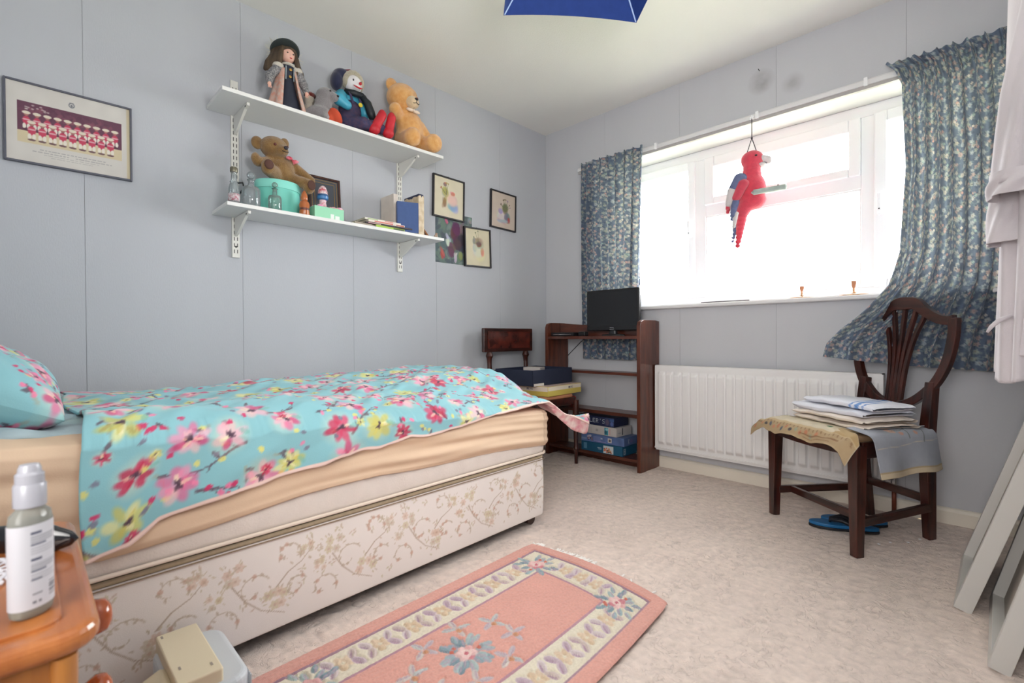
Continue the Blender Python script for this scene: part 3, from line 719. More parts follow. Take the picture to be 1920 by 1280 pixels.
# ---------------------------------------------------------------- pine bedside cabinet
nx0, nx1, ny0, ny1, nz = 1.40, 1.84, -3.17, -2.832, .54
cab = thing('bedside_cabinet', 'orange pine bedside cabinet with turned knobs in the left foreground', 'cabinet', (nx0, ny0, 0))
k = MB(); w_, d_ = nx1-nx0, ny1-ny0
def rr_poly(x0, x1, y0, y1, r, n=6):
    o = []
    for cx, cy, a0 in ((x1-r, y1-r, 0), (x0+r, y1-r, 90), (x0+r, y0+r, 180), (x1-r, y0+r, 270)):
        for i in range(n+1): a = math.radians(a0+90*i/n); o.append((cx+r*math.cos(a), cy+r*math.sin(a)))
    return o
k.prism(rr_poly(0, w_, 0, d_, .035), 'z', nz-.028, nz-.003); tp = k.add('cabinet_top', m_pine, cab, bevel=.011, seg=4)
k = MB(); k.prism(rr_poly(.03, w_-.03, .03, d_-.03, .02), 'z', nz-.006, nz+.0005); k.add('raised_panel', m_pine, tp, bevel=.001)
k = MB(); k.box(.018, w_-.018, .012, d_-.035, .03, nz-.028); k.add('carcass', m_pinez, cab, bevel=.002)
k = MB(); k.box(.02, w_-.02, .03, d_-.03, 0, .03); k.add('plinth', m_pinez, cab)
for i, (za, zb_) in enumerate(((.405, .50), (.30, .395), (.04, .29))):
    nm = 'drawer' if i < 2 else 'door'
    dr = MB().box(.03, w_-.03, d_-.034, d_-.018, za, zb_).add(nm, m_pinez, cab, bevel=.005, seg=3)
    zk = (za+zb_)/2 if i < 2 else .22
    kn = MB(); kn.lathe([(.011, 0), (.011, .010), (.017, .017), (.0235, .028), (.021, .039), (.012, .045), (0, .046)], (w_*.5+.004, d_-.018, zk), 20, M=Matrix.Rotation(-PI/2, 4, 'X'))
    kn.add('knob', m_knob, dr, smooth=True)
MB().tube([(w_-.018, d_-.03, .03), (w_-.018, d_-.03, nz-.03)], .011, 10).add('corner_post', m_pinez, cab, smooth='auto')
# spray bottle
bt = thing('spray_bottle', 'white-labelled clear plastic spray bottle with pale liquid on the pine cabinet', 'bottle', (1.768, -2.885, nz+.001), math.radians(-40))
m_clear = glass('clear_plastic', (196, 196, 188), .6, 1.45, .02, .4); m_liq = mat('pale_yellow_liquid', (180, 168, 110), .15, spec=.6)
k = MB(); k.lathe([(.016, 0), (.0195, .003), (.0205, .010), (.0205, .098), (.019, .108), (.013, .114), (.0105, .118)], (0, 0, 0), 32, sy=.78); k.add('bottle_body', m_clear, bt, smooth='auto')
k = MB(); k.lathe([(.0155, .002), (.0192, .004), (.0192, .012), (0.0001, .0121)], (0, 0, 0), 24, sy=.78); k.add('liquid', m_liq, bt, smooth='auto')
lab = Canvas(.13, .088, .0009, (206, 206, 212))
r_ = random.Random(5)
for i, v in enumerate([.078, .066, .050, .038, .029]):
    lab.rect(.050, .050+.010+.004*(i % 2), v, v+.0022, (70, 74, 96), .9)
    for j in range(3): 
        if i < 4: lab.rect(.050, .050+.030-r_.random()*.006, v-.0035-j*.0026, v-.0024-j*.0026, (150, 152, 160), .8)
for i in range(12): lab.rect(.067, .078, .008+i*.0013, .008+i*.0013+(.0005 if i % 3 else .0009), (70, 70, 80), .95)
lab.rect(.0505, .0545, .005, .008, (90, 90, 100), .8); lab.rect(.056, .059, .005, .008, (90, 90, 100), .8); lab.rect(.0505, .060, .014, .0155, (120, 120, 130), .8)
th = np.linspace(0, 2*PI, lab.nu) ; zz = .011+np.linspace(0, .088, lab.nv)
T, Zz = np.meshgrid(th, zz, indexing='ij')
sheet('label', np.stack([np.cos(T-1.6)*.0209, np.sin(T-1.6)*.0209*.785, Zz], -1), lab.a, mat('paper_label', (230, 230, 232), .5, vc=True), bt)
m_frost = mat('frosted_clear_cap', (170, 170, 178), .25, spec=.6)
k = MB(); k.lathe([(.0135, .116), (.0135, .138), (.0125, .140)], (0, 0, 0), 24); k.add('collar', m_frost, bt, smooth='auto')
k = MB(); k.lathe([(.0095, .139), (.0095, .156), (.008, .160), (0.0, .161)], (0, 0, 0), 24); k.lathe([(.012, .138), (.0118, .15), (.009, .153)], (0, 0, 0), 20); k.add('spray_head', m_frost, bt, smooth='auto')
# black glossy case
gc = thing('glasses_case', 'glossy black pointed case lying behind the spray bottle', 'case', (1.535, -2.895, nz+.001), math.radians(52))
k = MB(); prof = []
k.lathe([(.001, -.075), (.010, -.066), (.020, -.04), (.023, 0), (.020, .04), (.010, .066), (.001, .075)], (0, 0, .013), 20, sy=.55, M=Matrix.Rotation(PI/2, 4, 'Y'))
k.add('case_body', mat('gloss_black', (16, 18, 24), .12, coat=.6), gc, smooth=True)
MB().box(-.05, .03, -.006, .004, .0255, .0265).add('silver_band', m_silver, gc, bevel=.001)
# lace doily
k = MB(); R_ = .06
for ring_ in range(1, 6):
    r0 = R_*ring_/5.5
    k.tube([(math.cos(a/30*2*PI)*r0*(1+.05*math.sin(a/30*2*PI*9)), math.sin(a/30*2*PI)*r0*(1+.05*math.sin(a/30*2*PI*9)), .002+.004*(ring_ > 4)) for a in range(31)], .0022, 5, cap=False)
for s in range(24):
    a = s/24*2*PI; k.tube([(math.cos(a)*.008, math.sin(a)*.008, .002), (math.cos(a)*R_*.98, math.sin(a)*R_*.98, .0045)], .0016, 5)
    k.ell((math.cos(a)*R_, math.sin(a)*R_, .004), (.006, .006, .003), 1)
    k.ell((math.cos(a+.13)*R_*.62, math.sin(a+.13)*R_*.62, .003), (.006, .006, .002), 1)
dl = k.add('lace_doily', mat('white_crochet', (226, 224, 230), .9), loc=(1.618, -2.955, nz+.001)); tag(dl, 'white crocheted lace mat on the pine cabinet', 'doily')

# cream appliance standing between cabinet and bed
ap = thing('plastic_appliance', 'cream and pale grey moulded plastic appliance beside the bed base', 'appliance', (1.262, -2.64, 0))
m_cr = mat('cream_plastic', (226, 214, 186), .45); m_gy = mat('pale_grey_plastic', (200, 206, 212), .45)
k = MB(); k.prism(rr_poly(-.11, .135, -.055, .085, .04), 'z', 0, .135); k.add('outer_housing', m_gy, ap, bevel=.012, seg=4)
k = MB(); k.prism(rr_poly(-.105, .12, -.045, .035, .006), 'z', .02, .162); k.add('cream_block', m_cr, ap, bevel=.003)
k = MB(); k.prism([(-.10, .0), (-.02, .0), (-.02, .13), (-.055, .145), (-.10, .125)], 'x', .0, .105, Matrix.Translation((0, -.0, 0))); o = k.add('side_flap', m_cr, ap, bevel=.004)
k = MB()
for i in range(9): k.box(.04+i*.009, .045+i*.009, .086, .088, .03, .12)
k.add('vent_ribs', m_gy, ap)
m_fg = mat('faint_grey_print', (160, 150, 140), .6)
for (x, y) in ((-.09, -.035), (.09, .02), (.06, -.03)): MB().box(x-.006, x+.006, y-.002, y+.002, .1622, .1626).add('moulded_mark', m_fg, ap)

# ---------------------------------------------------------------- rug
c = Canvas(.6, 1.09, .0032, (226, 164, 150)); r_ = random.Random(9)
Hh = np.zeros_like(c.U)
W2, L2 = .6, 1.09
dist = np.minimum(np.minimum(c.U, W2-c.U), np.minimum(c.V, L2-c.V))
c.noise(.012, 40, 2)
def setm(m, col): c.a[m] = np.array(col)/255
setm((dist > .052) & (dist < .168), (232, 222, 200)); setm((dist > .050) & (dist < .058), (168, 132, 148)); setm((dist > .163) & (dist < .170), (186, 142, 156))
def leafs(u, v, R, n, cols, a0=0, ln=.02, wd=.010):
    for k in range(n):
        a = a0+k*2*PI/n+r_.uniform(-.2, .2); c.ell(u+math.cos(a)*R, v+math.sin(a)*R, ln, wd, a, r_.choice(cols), .95, .2)
        c.ell(u+math.cos(a)*R*.97-math.sin(a)*wd*.4, v+math.sin(a)*R*.97+math.cos(a)*wd*.4, ln*.8, wd*.35, a, (186, 160, 176), .7, .3)
BL = [(140, 166, 176), (158, 180, 186), (126, 152, 164), (172, 192, 192)]; LV = [(206, 184, 196), (220, 204, 206), (214, 196, 190)]; TN = [(220, 192, 160), (226, 200, 172)]
def rose(u, v, R):
    leafs(u, v, R*1.9, 7, BL, r_.random()+.4, R*.5, R*.24); leafs(u, v, R*1.25, 9, BL, r_.random(), R*.55, R*.27)
    for k in range(6): a = k*1.05; c.ell(u+math.cos(a)*R*.45, v+math.sin(a)*R*.45, R*.5, R*.38, a, r_.choice([(232, 178, 176), (240, 200, 196), (216, 140, 148)]), 1, .2)
    c.ell(u, v, R*.45, R*.4, 0, (244, 214, 206), 1); c.ell(u, v, R*.2, R*.2, 0, (206, 110, 124), .9)
    for k in range(3): a = r_.random()*6; c.ell(u+math.cos(a)*R*1.2, v+math.sin(a)*R*1.2, R*.2, R*.2, 0, (214, 112, 92), .95)
def band_motif(u, v, ang):
    for k in range(5): a = ang+k*1.25; c.ell(u+math.cos(a)*.018, v+math.sin(a)*.018, .013, .010, a, r_.choice(TN), .9, .3)
    for s in (-1, 1):
        for q in (0, 1):
            a = ang+s*.5+q*PI; c.ell(u+math.cos(a)*.038, v+math.sin(a)*.038, .022, .012, a+.6*s, r_.choice(LV), .95, .2)
            c.ell(u+math.cos(a)*.038+.002, v+math.sin(a)*.038+.004, .015, .003, a+.6*s, (176, 140, 162), .8, .3)
for k in range(7):
    v = .235+k*.104
    for u in (.108, .492): band_motif(u, v, PI/2)
for u in (.235, .3, .365):
    for v in (.108, L2-.108): band_motif(u, v, 0)
for u in (.13, .47):
    for v in (.14, L2-.14): rose(u, v, .034)
leafs(.3, .62, .052, 8, BL, .2, .024, .011); rose(.3, .62, .032)
for k in range(8):
    a = k*PI/4+.3; uu_, vv_ = .3+math.cos(a)*.1, .62+math.sin(a)*.15
    leafs(uu_, vv_, .022, 4, [(214, 206, 200), (200, 190, 196), (196, 204, 202)], a, .02, .008); c.ell(uu_+.01, vv_, .009, .008, 0, (212, 150, 110), .9)
lum = np.abs(np.gradient(c.a.mean(-1))[0])+np.abs(np.gradient(c.a.mean(-1))[1])
Hh = .014-np.clip(lum*14, 0, 1)*.005+.0005*wave(c.U, c.V, 300, 3)
ed_ = np.clip(dist/.009, 0, 1); Hh = .001+(Hh)*np.sqrt(1-(1-ed_)**2)
# corner rounding
a_ = c.U/W2; b_ = c.V/L2
Xr = 1.193+a_*.598+b_*.045+.02*np.sin(b_*PI)*(a_ > 0)*a_*1.2-.01*(1-sst(b_, 0, .06))*0
Yr = -1.470-c.V+a_*(-.022)+.036*np.sin(a_*PI)*(1-b_)
cr = np.clip(1-dist/.02, 0, 1)
du_ = np.minimum(c.U, W2-c.U); dv_ = np.minimum(c.V, L2-c.V); rc = np.clip(1-np.hypot(du_, dv_)/.05, 0, 1)
Xr -= rc*.005*np.sign(c.U-.3); Yr += rc*.005*np.sign(c.V-.6)
m_rug = mat('coral_wool_rug', (220, 150, 130), .95, .12, 160, vc=True, bump=.6, bscale=600, sheen=.3, spec=.1, bdist=.004)
Zr = Hh+.001+.003*np.clip(np.sin(b_*19)*.5, 0, 1)*0
rg = sheet('rug', np.stack([Xr, Yr, Zr+.004], -1), c.a, m_rug)
tag(rg, 'coral pink rug with cream floral border on the beige carpet', 'rug')
k = MB(); r_ = random.Random(3)
for i in range(90):
    t = i/89; 
    if .10 < t < .16 or t > .5 and r_.random() < .9: continue
    x = 1.20+t*.56; y = -1.475+.036*math.sin(t*PI)-.022*t
    pts = [(x, y, .008)]; a = PI/2+r_.uniform(-.7, .7)
    for j in range(4): a += r_.uniform(-.5, .5); pts.append((pts[-1][0]+math.cos(a)*.008, pts[-1][1]+math.sin(a)*.008, .006))
    k.tube([(a_, b_, c_+.006) for a_, b_, c_ in pts], .0028, 5)
o = k.add('fringe', mat('white_fringe', (246, 243, 238), .9), rg); o['kind'] = 'stuff'
# ---------------------------------------------------------------- curtains
def ditsy(w_, h_, res, seed):
    c = Canvas(w_, h_, res, (92, 106, 128)); r_ = random.Random(seed); c.noise(.03, 30, seed)
    st = .030; u = 0; i = 0
    while u < w_+st:
        v = (i % 2)*st/2
        while v < h_+st:
            a, b_ = u+r_.uniform(-.4, .4)*st, v+r_.uniform(-.4, .4)*st
            for k in range(4):
                q = r_.random()*6.28; c.ell(a+math.cos(q)*.014, b_+math.sin(q)*.014, .007, .003, q, r_.choice([(126, 142, 146), (112, 132, 144), (72, 84, 104)]), .85, .4)
            col = r_.choice([(186, 190, 186), (176, 186, 192), (194, 188, 176), (186, 160, 154), (172, 180, 166)]); R = r_.uniform(.0045, .0068)
            for k in range(5): c.ell(a+math.cos(k*1.257)*R, b_+math.sin(k*1.257)*R, R*.72, R*.6, k*1.257, col, .8, .5)
            c.ell(a, b_, R*.35, R*.35, 0, (150, 130, 120), .8)
            if r_.random() < .45:
                a += .012; b_ -= .010; cc = r_.choice([(206, 160, 150), (150, 176, 172), (214, 206, 196)])
                for k in range(4): c.ell(a+math.cos(k*1.57)*.0035, b_+math.sin(k*1.57)*.0035, .003, .003, 0, cc, .9)
            v += st
        u += st*.9; i += 1
    return c
m_cur = mat('blue_ditsy_floral_cotton', (96, 112, 134), .85, .0, 5, vc=True, trans=.13, sheen=.1, warm=True)
def curtain(name, cw, ch, res, seed, place):
    c = ditsy(cw, ch, res, seed); a = np.linspace(0, 1, c.nu); b = np.linspace(0, 1, c.nv)
    A_, B_ = np.meshgrid(a, b, indexing='ij'); o = sheet(name, place(A_, B_), c.a, m_cur); return o
def place_l(A_, B_):     # b=0 top, 1 bottom
    X = .375+(.875-.375)*A_+B_*(.03-.055*A_)+.006*np.sin(A_*47+B_*2); Z = 2.07-.012*A_*0-1.392*B_
    f = (A_*8.6+.25*np.sin(B_*2.2+A_*5))*2*PI; amp = .011+.010*sst(B_, 0, .25)
    Y = -.052-amp*np.sin(f)-.004*np.sin(f*2.3+B_*5)
    top = np.exp(-(B_/.035)**2); Y += .006*np.sin(A_*190)*np.exp(-(B_/.05)**2); Z += .004*np.sin(A_*80)*np.exp(-(B_/.02)**2)
    X += .008*np.cos(f)
    return np.stack([X, Y, Z], -1)
cl = curtain('curtain', .92, 1.40, .0045, 21, place_l); tag(cl, 'blue small-flowered curtain at the left end of the window behind the television', 'curtain', None)
def place_r(A_, B_):
    Z = 2.085-1.405*B_
    xl = np.interp(B_, [0, .03, .08, .35, .62, .73, .80, .88, .95, 1], [2.13, 2.165, 2.19, 2.205, 2.185, 2.15, 2.08, 1.99, 1.935, 1.92]); xr = 2.60
    X = xl+(xr-xl)*A_**(1.0)
    f = (A_*10.2+.3*np.sin(B_*3+A_*4))*2*PI; amp = (.009+.013*sst(B_, .02, .3))*(1-.3*sst(B_, .75, 1)*(1-A_))
    left = (1-A_)**2
    Y = -.055-amp*np.sin(f)-.005*np.sin(f*1.7+B_*6)-.18*sst(B_, .62, 1)*left*1.0
    Z = Z+.055*left*sst(B_, .8, 1)*1.0+.005*np.sin(A_*90)*np.exp(-(B_/.02)**2)
    Y += .007*np.sin(A_*210)*np.exp(-((B_-.05)/.04)**2); X += .008*np.cos(f)*(1-left)
    return np.stack([X, Y, Z], -1)
cr_ = curtain('curtain', 1.02, 1.42, .0045, 22, place_r); tag(cr_, 'blue small-flowered curtain at the right end of the window, swept over the dark chair', 'curtain', None)

# ---------------------------------------------------------------- parrot
pa = thing('toy_parrot', 'red plush parrot hanging on a perch from the curtain rail', 'soft toy', (1.55, -.075, 1.60), math.radians(20))
m_red = mat('red_plush', (236, 84, 106), .9, .12, 50, bump=.4, bscale=300, sheen=.4, trans=.18)
m_wht = mat('white_plush', (228, 222, 222), .9, .05, 50, bump=.3, bscale=300, trans=.15); m_bl = mat('blue_grey_plush', (120, 130, 170), .9, .2, 40, bump=.3, bscale=300, trans=.15)
k = MB(); k.ell((0, 0, .03), (.056, .05, .095), 3); k.ell((.006, 0, -.03), (.05, .046, .05), 3); k.ell((-.002, 0, .13), (.035, .032, .05), 2); k.ell((.002, 0, .19), (.045, .036, .052), 3); k.limb((0, 0, .09), (0, 0, .17), .04, .036, 4)
k.limb((-.015, 0, -.04), (-.04, 0, -.10), .036, .026, 4)
k.add('body', m_red, pa, remesh=.005, smo=3)
k = MB(); k.limb((-.035, 0, -.08), (-.055, 0, -.27), .026, .012, 8); k.add('tail', m_red, pa, remesh=.005, smo=2)
k = MB(); k.limb((-.05, .012, -.10), (-.075, .012, -.24), .018, .008, 7); k.add('tail_feather', m_bl, pa, remesh=.005, smo=2)
for s, y in ((0, -.045), (1, .045)):
    for i, (m_, a, b_, r0, r1) in enumerate(((m_bl, (-.045, y, .085), (-.07, y, .03), .027, .022), (m_red, (-.035, y*1.1, .05), (-.06, y*1.1, -.02), .026, .02), (m_wht, (-.075, y, .02), (-.09, y, -.05), .022, .014), (m_bl, (-.06, y, -.02), (-.075, y*.8, -.11), .018, .012), (m_red, (-.085, y, -.01), (-.095, y*.8, -.07), .012, .009), (m_wht, (-.062, y*.7, -.10), (-.07, y*.6, -.17), .013, .009))):
        k = MB(); k.limb(a, b_, r0, r1, 5); k.add('wing_feather', m_, pa, remesh=.005, smo=2)
k = MB(); k.ell((.035, 0, .19), (.026, .024, .022), 2); k.ell((.056, 0, .185), (.02, .015, .02), 2); k.ell((.064, 0, .172), (.012, .010, .014), 2); k.add('upper_beak', m_wht, pa, remesh=.004, smo=2)
k = MB(); k.ell((.03, 0, .158), (.026, .022, .015), 2); k.add('cheek_patch', m_wht, pa, smooth=True)
k = MB(); k.ell((.046, 0, .163), (.013, .010, .010), 2); k.add('lower_beak', mat('grey_plush', (130, 120, 130), .9), pa, smooth=True)
for y in (-.034, .034): MB().ell((.015, y, .20), (.006, .003, .006), 1).add('eye', m_black, pa, smooth=True)
m_per = mat('grey_green_perch_fabric', (182, 196, 190), .8, .2, 30)
k = MB(); k.tube([(.0, -.055, .0), (.005, -.055, -.004), (.12, -.055, .006), (.125, -.055, .006)], [.008, .014, .014, .008], 12); k.tube([(.01, -.06, -.003), (.01, .05, -.003)], .009, 10); k.add('perch', m_per, pa, smooth='auto')
for y in (-.03, .02): MB().ell((.03, y, .012), (.02, .016, .010), 2).add('foot', mat('dark_plush', (92, 84, 96), .9), pa, smooth=True)
m_str = mat('dark_string', (40, 40, 52), .8)
k = MB(); k.tube([(-.018, 0, .235), (0, 0, .31)], .0018, 6); k.tube([(.018, 0, .235), (0, 0, .31)], .0018, 6); k.ell((0, 0, .31), .005, 1); k.tube([(0, 0, .31), (0, .0, .42)], .002, 6); k.add('hanging_cord', m_str, pa)
k = MB(); k.tube([(0, .0, .415), (.006, .0, .428), (0, .012, .44), (-.004, .03, .447), (0, .048, .445)], .0025, 6); k.ell((0, .03, .435), (.01, .008, .012), 1); k.add('cord_hook', m_upvc, pa)
# things on the window board
ZS = 1.0315
def spinner(x, y, r, hh, label):
    t = thing('turned_wood_candle_holder', label, 'candle holder', (x, y, ZS)); mw_ = mat('turned_honey_wood', (196, 146, 100), .4, .2, 40)
    k = MB(); k.lathe([(r*.7, 0), (r, .004), (r, .008), (r*.8, .010), (.014, .011), (.012, .018), (.004, .022), (.004, .042)], (0, 0, 0), 28); k.add('dish', mw_, t, smooth='auto')
    k = MB(); k.lathe([(.004, .042), (.010, .05), (.012, hh), (.009, hh), (.008, .054)], (0, 0, 0), 20); k.add('candle_cup', mat('turned_darker_wood', (170, 116, 84), .4), t, smooth='auto')
spinner(1.752, .08, .055, .068, 'left of two small turned wooden candle holders on the window sill')
spinner(1.985, .08, .062, .078, 'right of two small turned wooden candle holders on the window sill, nearest the right curtain')
k = MB(); k.prism([(1.235, 0), (1.26, -.008), (1.37, -.012), (1.49, -.008), (1.515, 0), (1.49, .010), (1.37, .014), (1.26, .009)], 'z', ZS, ZS+.006)
o = k.add('letter_opener', mat('dark_grey_horn', (74, 66, 70), .5), bevel=.0015); tag(o, 'long thin dark pointed blade lying on the front of the window sill', 'letter opener'); o.location = (0, -.008, 0)
k = MB(); r_ = random.Random(2)
wch = thing('window_charm', 'faint strand of small bluish discs hanging against the big window pane', 'ornament', (1.58, .255, 1.10))
for z in [.36, .335, .31, .29, .265, .24, .03, .01, -.005]:
    dx = r_.uniform(-.012, .012); MB().box(dx-.010, dx+.008, -.002, .002, z-.0, z+.003, Matrix.Rotation(r_.uniform(-.03, .03), 4, 'Y')).add('disc', mat('bluish_disc', (130, 136, 190), .5), wch)
MB().tube([(0, 0, -.02), (0, 0, .37)], .0004, 4).add('thread', m_upvc, wch)

# ---------------------------------------------------------------- bookcase with television
pa.scale = (1.28, 1.28, 1.0)
bc = thing('bookcase', 'reddish brown stained open bookcase in the far corner', 'bookcase', (.205, -.25, 0))
def side(x):
    return [(-.0+0, 0)]
prof = [(0, 0), (.232, 0), (.232, .93), (.19, .935), (.10, .935), (.04, .935), (.012, .925), (0, .90)]
for x in (0, .738):
    k = MB(); k.prism(prof, 'x', x, x+.025); k.add('side_panel', m_bookc, bc, bevel=.002)
def bshelf(z, d0, d1, nm='shelf', th=.02): k = MB(); k.box(.025, .738, d0, d1, z-th, z); return k.add(nm, m_bookx, bc, bevel=.002)
bshelf(.838, .004, .155); bshelf(.605, .04, .155, th=.018); bshelf(.352, .012, .155, th=.022); bshelf(.075, .012, .155)
k = MB(); k.box(.025, .738, .12, .135, .0, .055); k.add('plinth', m_bookx, bc)
k = MB(); n_ = 16; k.prism([(.025, .838)]+[(.738, .838)]+[(.738-(.713)*i/n_, .915+.02*(abs(i/n_-.5)*2)**2) for i in range(n_+1)], 'y', .140, .155); k.add('back_rail', m_bookx, bc, bevel=.002)
k = MB(); k.prism([(.025, .0), (.025, -.0)]+[(.025+.713*i/n_, -.012*math.sin(i/n_*PI)) for i in range(1, n_)]+[(.738, .0)], 'z', .818, .838) if False else k.box(.025, .738, .0, .005, .818, .838); k.add('shelf_lip', m_bookx, bc, bevel=.001)
tv = thing('television', 'small black flat screen television standing on the bookcase', 'television', (.718, -.165, .838))
k = MB(); k.box(-.2, .2, -.012, .012, .035, .305); o = k.add('casing', m_black, tv, bevel=.006, seg=3)
MB().box(-.185, .185, -.0128, -.011, .065, .292).add('screen', m_screen, tv)
k = MB(); k.box(-.15, .15, .01, .035, .08, .26); k.add('back_housing', m_black, tv, bevel=.008)
k = MB(); k.lathe([(.085, 0), (.08, .010), (.03, .014), (.025, .04)], (0, 0.005, 0), 24, sy=.6); k.add('stand', m_black, tv, smooth='auto')
k = MB(); k.prism([(-.022, .046), (-.012, .042), (.012, .042), (.022, .046), (.012, .0445), (-.012, .0445)], 'y', -.0135, -.0125); k.add('silver_trim', m_silver, tv)
k = MB(); 
for i in range(6): k.box(-.014+i*.005, -.0105+i*.005, -.0131, -.0126, .052, .056)
k.add('maker_lettering', m_silver, tv); None
bx = thing('disc_player', 'slim black disc player lying beside the television', 'disc player', (.36, -.168, .838))
MB().box(-.11, .09, -.07, .07, .002, .026).add('casing', m_black, bx, bevel=.003); MB().box(-.09, .07, -.0712, -.069, .012, .014).add('disc_slot', m_silver, bx)
k = MB(); k.box(-.03, .03, -.02, .02, 0, .03); o = k.add('power_adaptor', m_black, bevel=.006, loc=(.490, -.18, .8385)); tag(o, 'small black adaptor box between disc player and television', 'adaptor')
k = MB(); k.tube([(.42, -.03, .82), (.345, -.008, .80), (.26, -.006, .73), (.19, -.006, .67), (.12, -.02, .6)], .0025, 6); o = k.add('power_cable', m_str, smooth=True); tag(o, 'thin dark cable trailing down the wall behind the bookcase', 'cable')

# boxed jigsaws on the bottom shelf of the bookcase: printed lids
m_print = mat('printed_card', (200, 200, 200), .45, vc=True)
def printed_box(name, label, cat, loc, rz, sx, sy, sz, base, front=None, sidep=None, group=None, topcol=None, res=.002):
    t = thing(name, label, cat, loc, rz, group); m_b = mat(name+'_card', base, .5, .08, 20)
    MB().box(-sx/2, sx/2, -sy/2, sy/2, .0005, sz).add('box', m_b, t, bevel=.0015)
    cf = Canvas(sx-.004, sz-.003, res, base)
    if front: front(cf)
    U_, V_ = cf.U, cf.V
    sheet('front_print', np.stack([U_-sx/2+.002, np.full_like(U_, -sy/2-.0006), V_+.0015], -1), cf.a, m_print, t)
    cs = Canvas(sy-.004, sz-.003, res, base)
    if sidep: sidep(cs)
    U_, V_ = cs.U, cs.V
    sheet('side_print', np.stack([np.full_like(U_, sx/2+.0006), U_-sy/2+.002, V_+.0015], -1), cs.a, m_print, t)
    if topcol:
        MB().box(-sx/2+.004, sx/2-.004, -sy/2+.004, sy/2-.004, sz, sz+.0006).add('top_print', mat(name+'_top', topcol, .5, .25, 30), t)
    return t
def f_teal(c):
    c.rect(.02, .045, .012, .05, (96, 140, 170), .8); c.rect(.13, .16, .03, .033, (170, 190, 200)); c.rect(.135, .16, .022, .025, (150, 170, 190)); c.rect(.175, .25, .004, .052, (196, 206, 210))
    for k in range(20): c.ell(.18+.065*rnd.random(), .006+.03*rnd.random(), .006, .005, 0, rnd.choice([(206, 110, 76), (190, 96, 70), (90, 80, 66), (214, 160, 120)]))
def f_teal_s(c): c.rect(.012, .032, .01, .044, (170, 180, 190)); c.rect(.015, .029, .014, .04, (30, 80, 110)); c.line([(.017, .03), (.027, .03)], .0012, .0012, (190, 200, 206)); c.line([(.022, .016), (.022, .036)], .0012, .0012, (190, 200, 206))
def f_bluep(c):
    c.noise(.08, 60, 3)
    for k in range(14): c.ell(.05+.035*rnd.random(), .01+.03*rnd.random(), .007, .006, 0, rnd.choice([(70, 60, 76), (180, 170, 180), (120, 96, 110)]))
    c.rect(.0, .04, .012, .022, (130, 150, 180), .7); c.rect(.095, .15, .012, .04, (120, 130, 176), .6); c.rect(.205, .232, .012, .038, (200, 196, 190)); c.rect(.212, .226, .018, .033, (90, 84, 90)); c.rect(.152, .165, .026, .036, (180, 190, 200), .8); c.rect(.1, .19, .008, .011, (160, 140, 190), .7)
def f_bluep_s(c): c.line([(.05, .012), (.05, .04)], .002, .002, (170, 180, 200)); c.line([(.052, .026), (.062, .04)], .0015, .0015, (170, 180, 200)); c.line([(.052, .026), (.062, .012)], .0015, .0015, (170, 180, 200)); c.ell(.09, .026, .016, .012, 0, (110, 100, 150), .8)
def f_grey(c):
    for k in range(9): c.rect(.015+.01*k, .021+.01*k, .012, .042, (168, 164, 162), .6)
    c.rect(.135, .155, .02, .036, (140, 138, 140), .7); c.rect(.205, .235, .004, .05, (60, 140, 160)); c.ell(.215, .02, .01, .012, 0, (40, 90, 110)); c.ell(.225, .04, .012, .008, 0, (140, 190, 200)); c.rect(.245, .25, .01, .046, (196, 120, 120), .6)
def f_grey_s(c): c.rect(.06, .068, .008, .05, (60, 60, 66)); c.rect(.02, .05, .02, .024, (150, 150, 150))
def f_navy(c):
    word(c, "LLER'S", .070, .017, .027, (168, 176, 184)); c.rect(.215, .30, .002, .056, (46, 56, 90)); c.ell(.235, .028, .014, .02, 0, (96, 82, 100), .8); c.ell(.27, .02, .012, .014, 0, (76, 96, 150)); c.rect(.255, .29, .036, .05, (56, 84, 130))
printed_box('jigsaw_box', 'teal jigsaw box at the bottom of the pile on the low bookcase shelf', 'box', (.672, -.150, .0755), 0, .32, .17, .062, (24, 82, 112), f_teal, f_teal_s, 'boxed jigsaws in the bookcase')
printed_box('jigsaw_box', 'mid blue patterned jigsaw box second from the bottom of the bookcase pile', 'box', (.675, -.150, .1380), math.radians(2), .325, .17, .054, (82, 104, 150), f_bluep, f_bluep_s, 'boxed jigsaws in the bookcase')
printed_box('jigsaw_box', 'pale grey jigsaw box with a small teal picture, under the navy box', 'box', (.645, -.150, .1928), math.radians(-3), .30, .165, .058, (184, 180, 178), f_grey, f_grey_s, 'boxed jigsaws in the bookcase')
printed_box('jigsaw_box', "navy jigsaw box lettered in pale capitals on top of the bookcase pile", 'box', (.628, -.150, .2514), math.radians(-1), .29, .165, .060, (26, 34, 66), f_navy, None, 'boxed jigsaws in the bookcase')
k = MB(); k.ell((0, 0, .03), (.035, .03, .03), 2); k.ell((.03, -.01, .05), (.02, .018, .02), 2); o = k.add('small_red_toy', mat('red_felt', (196, 60, 56), .9), remesh=.006, loc=(.36, -.15, .352)); 
tag(o, 'small bright red soft object on the bookcase shelf behind the bed end', 'soft toy')

